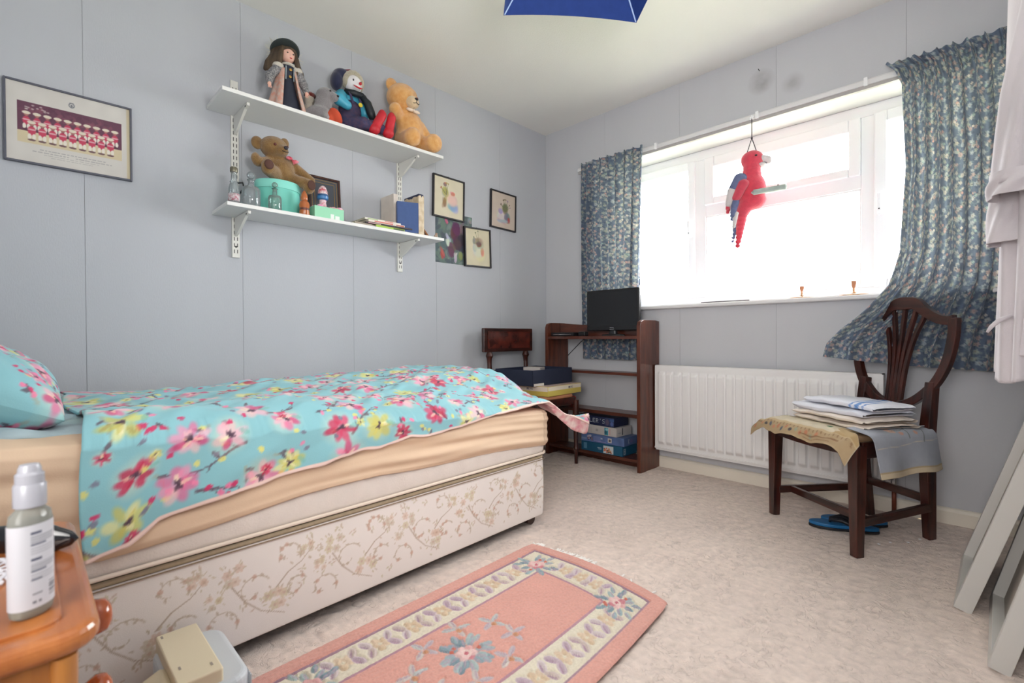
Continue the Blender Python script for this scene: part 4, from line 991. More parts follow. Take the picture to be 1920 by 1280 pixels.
# ---------------------------------------------------------------- chair in the corner (behind the bed)
ch = thing('dining_chair', 'dark mahogany chair with a curved panel top rail, half hidden behind the bed', 'chair', (.1, -.53, 0), 0)
N = 14
def crest_pts(r_, o_=0): return [(r_*0-.02*math.sin(PI*i/N)+o_, -.235+.47*i/N) for i in range(N+1)]
k = MB(); outer = crest_pts(0, -.0); inner = crest_pts(0, .026)
k.prism(outer+inner[::-1], 'z', .735, .895); cr1 = k.add('crest_rail', m_darky, ch, bevel=.006, seg=3)
k = MB(); pn = [(a, b_*.86) for a, b_ in crest_pts(0, .024)]; pn2 = [(a+.006, b_) for a, b_ in pn]; k.prism(pn+pn2[::-1], 'z', .758, .872); k.add('crest_panel', mat('flame_mahogany', (96, 40, 30), .22, .3, 14, (54, 22, 18), coat=.5), cr1)
for y in (-.175, .175):
    k = MB(); k.tube([(.012, y, .735), (.012, y, .71), (.01, y, .69), (.012, y, .66), (.02, y, .5), (.03, y, .44), (.02, y, .3), (-.02, y, 0)], [.016, .026, .018, .016, .018, .02, .019, .015], 12); k.add('rear_leg', m_dark, ch, smooth='auto')
k = MB(); k.bar((.018, -.175, .60), (.018, .175, .60), .03, .014, (1, 0, 0)); k.add('mid_rail', m_darky, ch, bevel=.003)
k = MB(); k.box(.03, .44, -.2, .2, .395, .44); k.add('seat_frame', m_darkx, ch, bevel=.004)
k = MB(); k.prism(rr_poly(.035, .435, -.19, .19, .03), 'z', .44, .462); k.add('seat', mat('tan_seat_fabric', (176, 120, 86), .8), ch, bevel=.008)
for y in (-.18, .205-.0):
    k = MB(); k.tube([(.435, y, .42), (.435, y, .39), (.435, y, .34), (.437, y, .12), (.437, y, .10), (.437, y, .085), (.437, y, 0)], [.022, .022, .02, .014, .02, .013, .011], 14); k.add('front_leg', m_dark, ch, smooth='auto')
# boxes on that chair
yb = printed_box('game_box', 'yellow and cream box under the navy box on the corner chair', 'box', (.345, -.44, .4635), math.radians(4), .37, .37, .062, (206, 186, 92), lambda c: (c.rect(0, .4, .03, .07, (222, 210, 196)), word(c, 'MEMO', .2, .036, .014, (60, 60, 90))), lambda c: (c.rect(0, .4, .034, .07, (224, 214, 196)), word(c, 'MEMO', .22, .036, .014, (60, 60, 90))), None, (216, 190, 180))
nb = thing('storage_box', 'dark navy storage box stacked on the yellow box on the corner chair', 'box', (.30, -.47, .5268), math.radians(3))
k = MB(); w_, d_, h_ = .32, .42, .10; t_ = .004
for a in ((-w_/2, w_/2, -d_/2, -d_/2+t_), (-w_/2, w_/2, d_/2-t_, d_/2), (-w_/2, -w_/2+t_, -d_/2, d_/2), (w_/2-t_, w_/2, -d_/2, d_/2)): k.box(*a, 0, h_)
k.box(-w_/2, w_/2, -d_/2, d_/2, 0, .004); k.add('box_body', mat('navy_card', (30, 38, 60), .6), nb, bevel=.001)
k = MB(); k.box(w_/2, w_/2+.001, -.20, -.10, .0, .016); k.add('paper_label', mat('off_white_card', (214, 208, 200), .6), nb)
k = MB(); k.box(-.06, .06, -.05, .05, 0, .10); o = k.add('small_carton', mat('pale_carton', (190, 182, 178), .6), loc=(.28, -.45, .5315), rot=(0, 0, .4), bevel=.002); tag(o, 'small pale carton standing inside the navy box on the corner chair', 'box')
# ---------------------------------------------------------------- shield-back chair by the window
sc = thing('dining_chair', 'dark mahogany shield-back chair by the window carrying folded linen', 'chair', (1.935, -.56, 0), -math.radians(36.1))
def skew(k_, z0, y0): return Matrix(((1, 0, 0, 0), (0, 1, k_, y0-k_*z0), (0, 0, 1, 0), (0, 0, 0, 1)))
BK = Matrix.Translation((-.012, 0, 0)) @ skew(.15, .44, .415)
def strip(pts, wds):
    pts = [Vector((a, b_)) for a, b_ in pts]; L_, R_ = [], []
    for i, p_ in enumerate(pts):
        d = (pts[min(i+1, len(pts)-1)]-pts[max(i-1, 0)]).normalized(); n = Vector((-d.y, d.x)); w_ = wds[i] if isinstance(wds, (list, tuple)) else wds
        L_.append(tuple(p_+n*w_/2)); R_.append(tuple(p_-n*w_/2))
    return L_, R_
def band(mb, pts, wds, y0, y1, M, closed=False):
    L_, R_ = strip(pts, wds); n = len(pts)
    def V_(q, y): return mb.bm.verts.new(M @ Vector((q[0], y, q[1])))
    v = [[V_(L_[i], y0), V_(R_[i], y0), V_(R_[i], y1), V_(L_[i], y1)] for i in range(n)]
    for i in range(n-1):
        for k_ in range(4): mb.bm.faces.new((v[i][k_], v[i][(k_+1) % 4], v[i+1][(k_+1) % 4], v[i+1][k_]))
    mb.bm.faces.new(v[0][::-1]); mb.bm.faces.new(v[-1])
def smooth_path(pts, n=6):
    out = []; P_ = [pts[0]]+list(pts)+[pts[-1]]
    for i in range(1, len(P_)-2):
        p0, p1, p2, p3 = [np.array(q, float) for q in P_[i-1:i+3]]
        for k_ in range(n):
            t = k_/n; out.append(tuple(.5*((2*p1)+(-p0+p2)*t+(2*p0-5*p1+4*p2-p3)*t*t+(-p0+3*p1-3*p2+p3)*t**3)))
    out.append(tuple(pts[-1])); return out
right = smooth_path([(.0, .972), (.045, .968), (.10, .928), (.15, .900), (.188, .892), (.212, .896)])
k = MB(); allp = [(-a, b_) for a, b_ in right[::-1]][:-1]+right
band(k, allp, [.036+.02*math.exp(-(a/.06)**2) for a, b_ in allp], -.012, .014, BK); k.add('crest_rail', m_darkx, sc, bevel=.004, seg=3)
for s in (-1, 1):
    pth = smooth_path([(s*.210, .900), (s*.216, .83), (s*.206, .73), (s*.176, .65), (s*.135, .597), (s*.085, .555), (s*.03, .532)])
    k = MB(); band(k, pth, [.036]*3+[.034]*(len(pth)-3), -.013, .013, BK); k.add('shield_side', m_dark, sc, bevel=.003)
    k = MB(); k.bar((s*.155-.010, .445, .64), (s*.155-.006, .415, .42), .036, .034, (0, 1, 0), .042, .042); k.bar((s*.155-.006, .415, .43), (s*.150-.006, .425, .24), .042, .042, (0, 1, 0), .040, .040); k.bar((s*.150-.006, .425, .245), (s*.140-.008, .448, 0), .040, .040, (0, 1, 0), .032, .034)
    k.add('rear_leg', m_dark, sc, bevel=.003)
    k = MB(); k.bar((s*.222, .022, .42), (s*.226, .018, 0), .046, .046, (0, 1, 0), .032, .032); k.add('front_leg', m_dark, sc, bevel=.002)
    k = MB(); k.bar((s*.215, .03, .12), (s*.146, .435, .135), .018, .032, (0, 0, 1)); k.add('side_stretcher', m_darky, sc, bevel=.002)
    k = MB(); k.bar((s*.226, .03, .40), (s*.160, .41, .40), .024, .062, (0, 0, 1)); k.add('side_rail', m_darky, sc, bevel=.003)
for s in (-2, -1, 0, 1, 2):
    pth = smooth_path([(s*.016, .46), (s*.0155, .60), (s*.019, .72), (s*.030, .83), (s*.044, .905), (s*.050, .945)])
    k = MB(); band(k, pth, .014, -.008, .010, BK); k.add('splat_bar', m_dark, sc, bevel=.002)
k = MB(); k.bar((-.04, .415, .47), (.02, .415, .47), .03, .04, (0, 0, 1)); band(k, [(-.045, .455), (.045, .455)], .05, -.012, .014, BK); k.add('splat_shoe', m_darkx, sc, bevel=.002)
k = MB(); k.bar((-.15, .42, .40), (.15, .42, .40), .024, .06, (0, 0, 1)); k.add('rear_rail', m_darkx, sc, bevel=.002)
k = MB(); n_ = 12; fr = [(-.205+.41*i/n_, .012-.022*math.sin(PI*i/n_)) for i in range(n_+1)]; k.prism(fr+[(a, b_+.024) for a, b_ in fr[::-1]], 'z', .375, .432); k.add('front_rail', m_darkx, sc, bevel=.002)
MB().bar((-.205, .09, .122), (.205, .09, .122), .018, .03, (0, 0, 1)).add('cross_stretcher', m_darkx, sc, bevel=.002)
MB().bar((-.145, .432, .165), (.13, .432, .165), .018, .032, (0, 0, 1)).add('cross_stretcher', m_darkx, sc, bevel=.002)
k = MB(); k.prism([(-.225, .01), (.225, .01), (.165, .40), (-.165, .40)], 'z', .425, .452); k.add('seat', mat('worn_seat_fabric', (150, 120, 90), .9), sc, bevel=.012, seg=3)
# tapestry cloth: local grid in chair space, as its own thing
SM = Matrix.Translation((1.935, -.56, 0)) @ Matrix.Rotation(-math.radians(36.1), 4, 'Z')
def on_chair(o): o.matrix_world = SM; return o
c = Canvas(.56, .46, .003, (206, 194, 170)); c.noise(.03, 50, 4); r_ = random.Random(8)
c.rect(0, .56, 0, .055, (178, 154, 120)); c.rect(0, .56, .052, .06, (194, 172, 136))
for k_ in range(26): c.ell(.02+k_*.021, .048, .003, .006, .6, (140, 110, 80), .8)
for k_ in range(14):
    u = .03+k_*.027; c.ell(u, .03+.008*(k_ % 2), .009, .007, r_.random()*3, r_.choice([(200, 130, 100), (70, 70, 80), (150, 160, 140), (190, 120, 90), (80, 90, 110)]), .8)
c.line([(.30, .03), (.5, .035)], .002, .002, (130, 96, 70), .8); c.line([(.32, .018), (.46, .022)], .0015, .0015, (140, 106, 80), .8)
c.ell(.41, .13, .014, .007, .4, (70, 110, 80), .9); c.ell(.42, .125, .009, .004, 1.4, (70, 110, 80), .9)
for k_ in range(9): c.ell(.06+.25*r_.random(), .12+.2*r_.random(), .012, .008, r_.random()*3, r_.choice([(200, 150, 130), (120, 130, 90), (190, 170, 120)]), .8)
c.rect(.45, .56, .055, .14, (180, 152, 108), .9); c.rect(.43, .475, .07, .155, (212, 200, 176), .8)
U_, V_ = c.U, c.V; Y = -.045+V_; X = -.305+U_*np.interp(Y, [-.05, .02, .07, .5], [1, 1, .86, .80])
dz = -(.055*sst(-Y, -.03, .05))*(1+.12*np.sin(X*30))-.05*sst(-X, .215, .31)-.055*sst(X, .22, .27)*sst(-Y, -.10, .03)
Z = .4575+dz*1.0+.002*wave(U_, V_, 60, 3)+.012*np.exp(-((X+.27)/.03)**2-((Y+.02)/.04)**2)
Y2 = Y+.006*np.sin(X*22)*sst(-Y, -.02, .04)-.015*sst(X, .15, .25)*sst(-Y, -.02, .04); Y2 = Y2+.02*sst(-Y, .0, .05)
o = on_chair(sheet('tapestry_cloth', np.stack([X-.03*np.sin(V_*20)*(U_ < .04), Y2-.02, Z], -1), c.a, mat('tapestry_canvas', (200, 180, 150), .9, .05, 40, vc=True, bump=.3, bscale=600, bdist=.003), thick=.002, off=1))
tag(o, 'old tan tapestry cloth with printed edge spread over the shield-back chair seat', 'cloth')
# grey-blue tray cloth hanging off the right side
c = Canvas(.40, .28, .003, (158, 162, 172)); c.rect(0, .4, 0, .022, (198, 182, 154)); c.rect(0, .4, .020, .024, (170, 152, 120)); c.line([(.01, .11), (.39, .125)], .0014, .0014, (206, 196, 176), .9)
for (u, v, R, cc) in ((.16, .20, .022, (206, 168, 150)), (.19, .17, .012, (200, 150, 130)), (.27, .16, .011, (200, 150, 126)), (.24, .22, .014, (206, 170, 150))):
    for k_ in range(5): c.ell(u+math.cos(k_*1.26)*R*.6, v+math.sin(k_*1.26)*R*.6, R*.5, R*.4, k_, cc, .9)
for pts in (((.22, .14), (.23, .19), (.27, .23)), ((.30, .12), (.33, .18), (.31, .24)), ((.17, .2), (.21, .19), (.25, .2))): c.line(pts, .003, .0015, (112, 118, 116), .9)
U_, V_ = c.U, c.V; Ys = .045+U_*.93+.0*V_
s_ = .28-V_      # distance down from the inner edge
X = np.where(s_ < .12, .135+s_, .135+.12+(s_-.12)*.22); Zl = np.where(s_ < .12, .470-.012*s_/.12, .458-(s_-.12)*.93)
kk = 9
def sm(a):
    p_ = np.pad(a, ((0, 0), (kk, kk)), mode='reflect', reflect_type='odd'); return np.stack([np.convolve(r__, np.ones(2*kk+1)/(2*kk+1), 'valid') for r__ in p_])
X, Zl = sm(X), sm(Zl); X = X-.085*(U_/.4)*sst(s_, 0, .05)*1.0+.010*np.sin(U_*26)*sst(s_, .1, .28)+.012
o = on_chair(sheet('tray_cloth', np.stack([X, Ys, Zl+.003*np.sin(U_*30)], -1), c.a, mat('grey_blue_linen', (160, 164, 172), .85, .05, 40, vc=True, bump=.2, bscale=500, bdist=.003), thick=.002, off=1))
tag(o, 'grey-blue embroidered cloth with tan edge hanging off the right side of the chair seat', 'cloth')
# folded linen
def folded(name, label, x0, x1, y0, y1, z0, z1, nl, col, seed, stripes=None, rz=0.0, tilt=0, spread=.02):
    t = thing(name, label, 'linen', (0, 0, 0), 0, 'folded linen on the shield-back chair'); t.matrix_world = SM
    for li in range(nl):
        r_ = random.Random(seed+li); h0 = z0+(z1-z0)*li/nl; h1 = z0+(z1-z0)*(li+1)/nl; hh = h1-h0; nx_, nt__ = 70, 44
        xx0, xx1 = x0+r_.uniform(-spread, spread), x1+r_.uniform(-spread, spread); yy0, yy1 = y0+r_.uniform(-spread, spread)*.6, y1+r_.uniform(-spread, spread)*.5
        th = np.linspace(0, 2*PI, nt__); xs_ = np.linspace(0, 1, nx_); XX, TT = np.meshgrid(xs_, th, indexing='ij')
        e_ = np.clip(1-np.abs(XX*2-1)**10, 0, 1)**.5
        cyy, czz = (yy0+yy1)/2, (h0+h1)/2
        sy = np.sign(np.cos(TT))*np.abs(np.cos(TT))**.45; sz = np.sign(np.sin(TT))*np.abs(np.sin(TT))**.7
        Yc = cyy+(yy1-yy0)/2*sy*(.96+.04*e_)+.006*np.sin(XX*9+li*2+seed); Zc = czz+hh/2*.97*sz*(.25+.75*e_)+.0045*np.sin(XX*5.2+seed*.7+li)*(.6+.4*np.sin(Yc*20+seed))+.0012*np.sin(XX*21+Yc*60+seed)+.0022*np.sin(TT*6+XX*3)*(np.abs(np.cos(TT)) > .6)
        Xc = xx0+(xx1-xx0)*XX+.006*np.sin(TT*2+seed+li)
        Zc = Zc+tilt*(XX-.5)+.012*np.sin(XX*3.0)*(li/max(nl, 1))
        C_ = np.ones(XX.shape+(3,))*np.array(col)/255*(1-.0*li)
        if stripes is not None:
            for (a, b_) in stripes:
                m__ = (Xc+.25*(Yc-.2) > a) & (Xc+.25*(Yc-.2) < b_); C_[m__] = np.array((108, 150, 208))/255
        sheet('fold', np.stack([Xc, Yc, Zc], -1), C_, m_linen, t)
    return t
m_linen = mat('white_linen', (232, 232, 236), .8, .02, 20, vc=True, bump=.12, bscale=350, bdist=.003)
folded('folded_tablecloth', 'cream folded tablecloth at the bottom of the linen pile on the chair', -.19, .185, .085, .35, .462, .500, 2, (234, 222, 210), 3, spread=.010)
folded('folded_sheet', 'white folded sheet in the middle of the linen pile on the chair', -.225, .15, .10, .35, .501, .532, 1, (228, 230, 240), 14)
folded('folded_tea_towel', 'white folded towel with blue stripes on top of the linen pile on the chair', -.175, .16, .12, .34, .533, .560, 1, (228, 230, 240), 25, [(.055, .064), (.078, .098), (.112, .119)], tilt=-.004)
# rubber sandals underneath
m_sb = mat('blue_rubber', (24, 104, 160), .5); m_sd = mat('dark_rubber', (24, 26, 34), .5)
def sandal(x, y, rz, label):
    t = thing('sandal', label, 'sandal', (x, y, .004), rz, 'blue sandals under the chair')
    out = []
    for i in range(40):
        a = i/40*2*PI; w_ = .044*(1-.22*math.cos(a-.0)*-1*.5-.0); out.append((.128*math.cos(a), (.040+.008*math.cos(a)-.010*math.exp(-((math.cos(a)+.1)/.35)**2))*math.sin(a)))
    MB().prism(out, 'z', 0, .010).add('outsole', m_sd, t, bevel=.002); MB().prism([(a*.99, b_*.98) for a, b_ in out], 'z', .010, .024).add('sole', m_sb, t, bevel=.004)
    for s in (-1, 1):
        k = MB(); k.tube([(.05, 0, .024), (.045, s*.012, .038), (.01, s*.028, .044), (-.02, s*.036, .034), (-.035, s*.038, .02)], [.004, .007, .009, .009, .006], 8); k.add('strap', m_sd, t, smooth=True)
sandal(2.035, -.415, math.radians(200), 'blue rubber sandal nearest the front right chair leg'); sandal(2.055, -.315, math.radians(208), 'blue rubber sandal behind the other one under the chair')

# ---------------------------------------------------------------- leaning frames on the right
def lean_frame(name, label, x0, y0, wd_, ht_, th, dep=.042, fw_=.028):
    t = bpy.data.objects.new(name, None); COL.objects.link(t); tag(t, label, 'picture frame', 'white frames leaning on the right wall')
    # local: X along wall (-y world), Y depth away from room, Z up the frame
    t.location = (x0, y0, .0075); t.rotation_euler = Euler((0, th, 0)).to_matrix().to_4x4().to_euler()
    for nm, a in (('bottom_member', (-dep*0, dep, -wd_+fw_, -fw_, 0, fw_)), ('top_member', (0, dep, -wd_+fw_, -fw_, ht_-fw_, ht_)), ('side_member', (0, dep, -wd_, -wd_+fw_, 0, ht_)), ('side_member', (0, dep, -fw_, 0, 0, ht_))):
        MB().box(*a).add(nm, m_frw, t, bevel=.001)
    MB().box(.026, .030, -wd_+fw_, -fw_, fw_, ht_-fw_).add('backing', m_frb, t)
    return t
m_frw = mat('pale_grey_lacquer', (206, 204, 200), .4); m_frb = mat('grey_card', (172, 164, 156), .7, .1, 10)
lean_frame('picture_frame', 'pale deep-sided frame leaning on the right wall, farther back one', 2.408, -.447, .45, .72, math.radians(16.8))
lean_frame('picture_frame', 'pale deep-sided frame leaning on the right wall, nearest the camera', 2.486, -.75, .45, .66, math.radians(14.4))
U_, V_ = np.meshgrid(np.linspace(-1, 1, 60), np.linspace(0, 2*PI, 60), indexing='ij')
R_ = np.sqrt(np.clip(1-U_**2, 0, 1))*(.055+.010*np.sin(V_*5+U_*4)+.006*np.sin(V_*9-U_*7))
o = sheet('crumpled_bag', np.stack([R_*np.cos(V_)*.9, U_*.10+.01*np.sin(V_*4), .006+np.clip(R_*np.sin(V_)+.035, 0, 1)*1.1], -1), None, mat('crumpled_white_plastic', (216, 216, 222), .4), parent=None)
o.location = (2.60, -1.02, 0); tag(o, 'crumpled white plastic bag on the carpet behind the nearer leaning frame', 'bag')

# ---------------------------------------------------------------- bathrobe on the right wall
rb = thing('bathrobe', 'white bathrobe with long sleeve hanging on the right wall', 'robe', (0, 0, 0))
m_robe = mat('white_robe_cloth', (206, 199, 203), .9, .03, 12, bump=.2, bscale=350, sheen=.2, bdist=.004)
m_hk = m_upvc
nt__, nz_ = 120, 130
th = np.linspace(0, 2*PI, nt__, endpoint=False); zz = np.linspace(0, 1, nz_); T, S = np.meshgrid(th, zz, indexing='ij')
Z = 1.96-(1.96-.715)*S
rx = np.interp(S, [0, .06, .15, .3, .5, .75, 1], [.02, .05, .080, .080, .078, .082, .088]); ry = np.interp(S, [0, .06, .14, .3, .6, 1], [.03, .10, .17, .17, .175, .19])
cx = np.interp(S, [0, .1, 1], [2.635, 2.602, 2.590])
fold = 1+.10*np.sin(T*9+S*2)*sst(S, .1, .5)+.06*np.sin(T*15-S*3)*sst(S, .15, .6)
X = np.minimum(cx+rx*np.cos(T)*fold, RX-.012); Y = -.93+ry*np.sin(T)*fold; Z = Z+.012*np.sin(T*3)*S
sheet('robe_body', np.stack([X, Y, Z], -1), None, m_robe, rb, closed_u=True, thick=.003)
def sleeve(pts, rs, nm='sleeve', seed=0):
    n = 60; tt = np.linspace(0, 1, n); seg = np.linspace(0, 1, len(pts)); P_ = np.stack([np.interp(tt, seg, [p_[i] for p_ in pts]) for i in range(3)], -1)
    rA = np.interp(tt, seg, [r[0] for r in rs]); rB = np.interp(tt, seg, [r[1] for r in rs])
    T, S = np.meshgrid(np.linspace(0, 2*PI, 48, endpoint=False), tt, indexing='ij'); f_ = 1+.10*np.sin(T*5+S*6+seed)*sst(S, .1, .6)
    X = P_[None, :, 0]+np.cos(T)*rA[None]*f_; Y = P_[None, :, 1]+np.sin(T)*rB[None]*f_; Z = P_[None, :, 2]+.0*T
    sheet(nm, np.stack([np.minimum(X, RX-.012), Y, Z], -1), None, m_robe, rb, closed_u=True, thick=.003)
sleeve([(2.61, -1.04, 1.84), (2.590, -1.06, 1.70), (2.562, -1.08, 1.45), (2.546, -1.08, 1.22)], [(.02, .03), (.045, .05), (.052, .06), (.056, .065)])
sleeve([(2.546, -1.08, 1.25), (2.545, -1.08, 1.19)], [(.060, .07), (.062, .072)], 'cuff', 1)
sleeve([(2.535, -.98, 1.25), (2.528, -1.0, 1.08)], [(.045, .06), (.05, .066)], 'sleeve', 2)
sleeve([(2.64, -.80, 1.86), (2.60, -.74, 1.6), (2.60, -.72, 1.2)], [(.02, .03), (.045, .05), (.05, .06)], 'sleeve', 4)
k = MB(); k.prism([(2.575, 1.20), (2.59, 1.20), (2.56, .78), (2.54, .78)], 'y', -1.115, -1.108); k.add('front_edge', m_robe, rb, bevel=.002)
k = MB(); k.tube([(2.53, -1.06, .885), (2.505, -1.065, .872), (2.490, -1.065, .855), (2.482, -1.065, .84)], [.004, .006, .005, .003], 8); k.add('belt_end', m_robe, rb, smooth=True)
k = MB(); k.tube([(RX-.001, -.93, 1.94), (RX-.04, -.93, 1.94), (RX-.05, -.93, 1.97)], .005, 8); k.add('coat_hook', m_silver, rb, smooth=True)

# ---------------------------------------------------------------- pictures on the shelf wall
m_pf = mat('black_frame_wood', (34, 32, 36), .4); m_pr = mat('picture_print', (200, 200, 190), .6, vc=True, spec=.3)
def picture(name, label, y0, y1, z0, z1, fr_w, m_f, c, skew_=(0, 0), cat='picture', group=None, depth=.016, hook=True):
    t = thing(name, label, cat, (.0012, (y0+y1)/2, (z0+z1)/2), 0, group); t.rotation_euler = (skew_[0], 0, 0)
    w_, h_ = y1-y0, z1-z0
    for nm, a in (('frame_side', (-w_/2, -w_/2+fr_w, -h_/2, h_/2)), ('frame_side', (w_/2-fr_w, w_/2, -h_/2, h_/2)), ('frame_side', (-w_/2+fr_w, w_/2-fr_w, -h_/2, -h_/2+fr_w)), ('frame_side', (-w_/2+fr_w, w_/2-fr_w, h_/2-fr_w, h_/2))):
        MB().box(0, depth, a[0], a[1], a[2], a[3]).add(nm, m_f, t, bevel=.0015)
    P_ = np.stack([np.full_like(c.U, depth*.55), c.U/c.U.max()*(w_-fr_w*1.6)-(w_/2-fr_w*.8), c.V/c.V.max()*(h_-fr_w*1.6)-(h_/2-fr_w*.8)], -1)
    sheet('print', P_, c.a, m_pr, t)
    if hook: MB().tube([(.003, -.008, h_/2), (.003, 0, h_/2+.008), (.003, .008, h_/2)], .001, 5).add('hanging_loop', m_silver, t)
    return t
# cricket-style team photograph on card mount
c = Canvas(.36, .29, .0018, (206, 202, 196)); r_ = random.Random(6)
u0, u1, v0, v1 = .030, .332, .072, .222
c.rect(u0, u1, v0, v1, (104, 66, 84)); c.rect(u0, u1, v0, v0+.042, (206, 192, 160)); c.noise(.01, 60, 4)
for k_ in range(60): c.ell(u0+.012+r_.random()*.275, .175+r_.random()*.036, .012, .006, r_.random()*3, r_.choice([(116, 74, 92), (92, 56, 76), (140, 86, 100)]), .5)
for k_ in range(12): c.ell(u0+.01+r_.random()*.08, .188+r_.random()*.025, .004, .003, 0, (206, 196, 190), .6)
def fig(u, v, s, top=1):
    c.ell(u, v, .011*s, .017*s, 0, (192, 70, 96)); c.ell(u, v+.004*s, .012*s, .003*s, 0, (224, 200, 200), .7); c.ell(u, v+.026*s, .0065*s, .008*s, 0, (170, 120, 110)); c.ell(u, v+.031*s, .012*s, .006*s, 0, (218, 208, 190))
    c.ell(u-.006*s, v-.022*s, .005*s, .011*s, 0, (226, 218, 206)); c.ell(u+.006*s, v-.022*s, .005*s, .011*s, 0, (226, 218, 206)); c.ell(u, v-.034*s, .011*s, .004*s, 0, (90, 60, 70), .8)
for k_ in range(10): fig(u0+.024+k_*.0285, .153, .95)
for k_ in range(9): fig(u0+.038+k_*.0285, .118, 1)
c.rect(.022, .34, .064, .0645, (170, 168, 166)); c.rect(.022, .34, .235, .2356, (176, 174, 172)); c.rect(.022, .0226, .064, .235, (176, 174, 172)); c.rect(.3395, .34, .064, .235, (176, 174, 172))
c.ell(.18, .248, .009, .010, 0, (110, 112, 120)); c.ell(.18, .248, .006, .007, 0, (196, 194, 190)); c.ell(.18, .246, .0035, .005, 0, (120, 120, 128)); c.rect(.174, .186, .256, .259, (110, 112, 120))
for (a, b_, v) in ((.09, .28, .052), (.07, .17, .043), (.19, .30, .043), (.10, .26, .035), (.12, .24, .028)):
    u = a
    while u < b_: l = r_.uniform(.006, .016); c.rect(u, min(b_, u+l), v, v+.0024, (164, 162, 162), .9); u += l+.003
c.rect(.348, .36, .0, .29, (214, 196, 150), .6)
picture('team_photograph', 'framed photograph of a team in red jerseys and white hats', -2.931, -2.569, 1.474, 1.768, .007, mat('grey_metal_frame', (84, 86, 98), .4), c, cat='picture', hook=False)
# three small black-framed embroideries (generic flower posies)
def posy(base, spec):
    c = Canvas(.24, .26, .002, base); c.noise(.01, 60, 2); r_ = random.Random(spec[0])
    for (u, v, ru, rv, a, col) in spec[1]:
        for k_ in range(7): c.ell(u+r_.uniform(-.4, .4)*ru, v+r_.uniform(-.4, .4)*rv, ru*.95, rv*.85, a+r_.uniform(-.4, .4), tuple(max(0, min(255, x+r_.randint(-30, 30))) for x in col), .4, .4)
    for k_ in range(spec[2]):
        a = r_.uniform(.3, 2.8); u, v = spec[3]; c.line([(u, v), (u+math.cos(a)*.05, v+math.sin(a)*.075)], .0016, .001, (120, 118, 90), .9); c.ell(u+math.cos(a)*.05, v+math.sin(a)*.078, .006, .005, 0, spec[4][k_ % len(spec[4])], .9)
    return c
cA = posy((216, 208, 184), (1, [(.155, .075, .035, .028, 0, (140, 178, 206)), (.145, .12, .036, .034, 0, (208, 188, 176)), (.09, .165, .022, .03, .3, (160, 158, 104)), (.085, .10, .014, .035, 0, (132, 124, 96)), (.09, .215, .013, .013, 0, (150, 112, 106)), (.15, .165, .016, .012, 0, (200, 128, 106))], 5, (.1, .15), [(170, 150, 90), (190, 110, 96)]))
picture('framed_embroidery', 'black framed embroidery in green and blue, directly right of the upper shelf end', -1.081, -.829, 1.591, 1.857, .010, m_pf, cA, (math.radians(-1.2), 0), group='small black framed embroideries')
cB = posy((198, 184, 170), (2, [(.09, .08, .030, .042, 0, (206, 200, 204)), (.09, .125, .020, .02, 0, (168, 140, 180)), (.14, .15, .026, .032, 0, (110, 102, 82)), (.16, .085, .022, .035, 0, (120, 140, 124)), (.175, .07, .010, .02, 0, (180, 96, 80)), (.12, .055, .05, .012, 0, (180, 160, 176))], 12, (.14, .14), [(110, 100, 84), (128, 120, 96), (150, 130, 150)]))
picture('framed_embroidery', 'black framed embroidery in grey and lilac, nearest the room corner', -.595, -.344, 1.597, 1.862, .010, m_pf, cB, (math.radians(-1.5), 0), group='small black framed embroideries')
cC = posy((212, 204, 176), (3, [(.125, .10, .050, .055, 0, (206, 200, 176)), (.13, .165, .042, .032, 0, (146, 150, 120)), (.13, .155, .022, .018, 0, (120, 84, 78)), (.165, .105, .014, .03, 0, (206, 150, 130)), (.095, .125, .018, .028, 0, (190, 192, 190)), (.085, .175, .012, .02, 0, (140, 146, 130))], 4, (.13, .17), [(120, 126, 100)]))
picture('framed_embroidery', 'black framed embroidery of a round cream motif, lowest of the three', -.832, -.598, 1.307, 1.570, .010, m_pf, cC, (math.radians(1.5), 0), group='small black framed embroideries', depth=.02)
c = Canvas(.30, .325, .0025, (96, 112, 108)); r_ = random.Random(12)
for k_ in range(150): c.ell(.3*r_.random(), .32*r_.random(), .026, .012, r_.random()*3, r_.choice([(86, 104, 110), (104, 126, 112), (78, 86, 96), (120, 134, 130)]), .7)
for (u, v, ru, rv, a, col) in ((.17, .2, .06, .09, 0, (84, 62, 78)), (.19, .14, .06, .07, .2, (70, 52, 66)), (.13, .09, .04, .06, .3, (104, 84, 92)), (.1, .15, .02, .05, .2, (196, 202, 204)), (.055, .06, .018, .05, .3, (176, 84, 80)), (.16, .05, .014, .05, -.2, (190, 184, 176)), (.09, .27, .012, .03, .6, (190, 110, 130)), (.215, .25, .02, .06, .1, (120, 100, 122)), (.2, .05, .03, .05, 0, (120, 136, 100)), (.285, .30, .02, .03, 0, (128, 150, 138))):
    for k_ in range(6): c.ell(u+r_.uniform(-.4, .4)*ru, v+r_.uniform(-.4, .4)*rv, ru*.55, rv*.5, a+r_.uniform(-.5, .5), tuple(max(0, min(255, x+r_.randint(-20, 20))) for x in col), .75, .3)
wp = thing('botanical_poster', 'unframed dark botanical poster partly behind two black framed embroideries', 'poster', (.0006, -1.056, 1.31))
sheet('printed_sheet', np.stack([.0002+.0*c.U, c.U, c.V], -1), c.a, m_pr, wp, thick=.0004, off=0)
# ---- nail above window, plug cable etc.
k = MB(); k.tube([(1.565, 0, 2.297), (1.565, -.02, 2.30)], .0018, 6); o = k.add('wall_nail', m_slot); tag(o, 'small nail in the wall above the window, beside a sooty stain', 'nail')
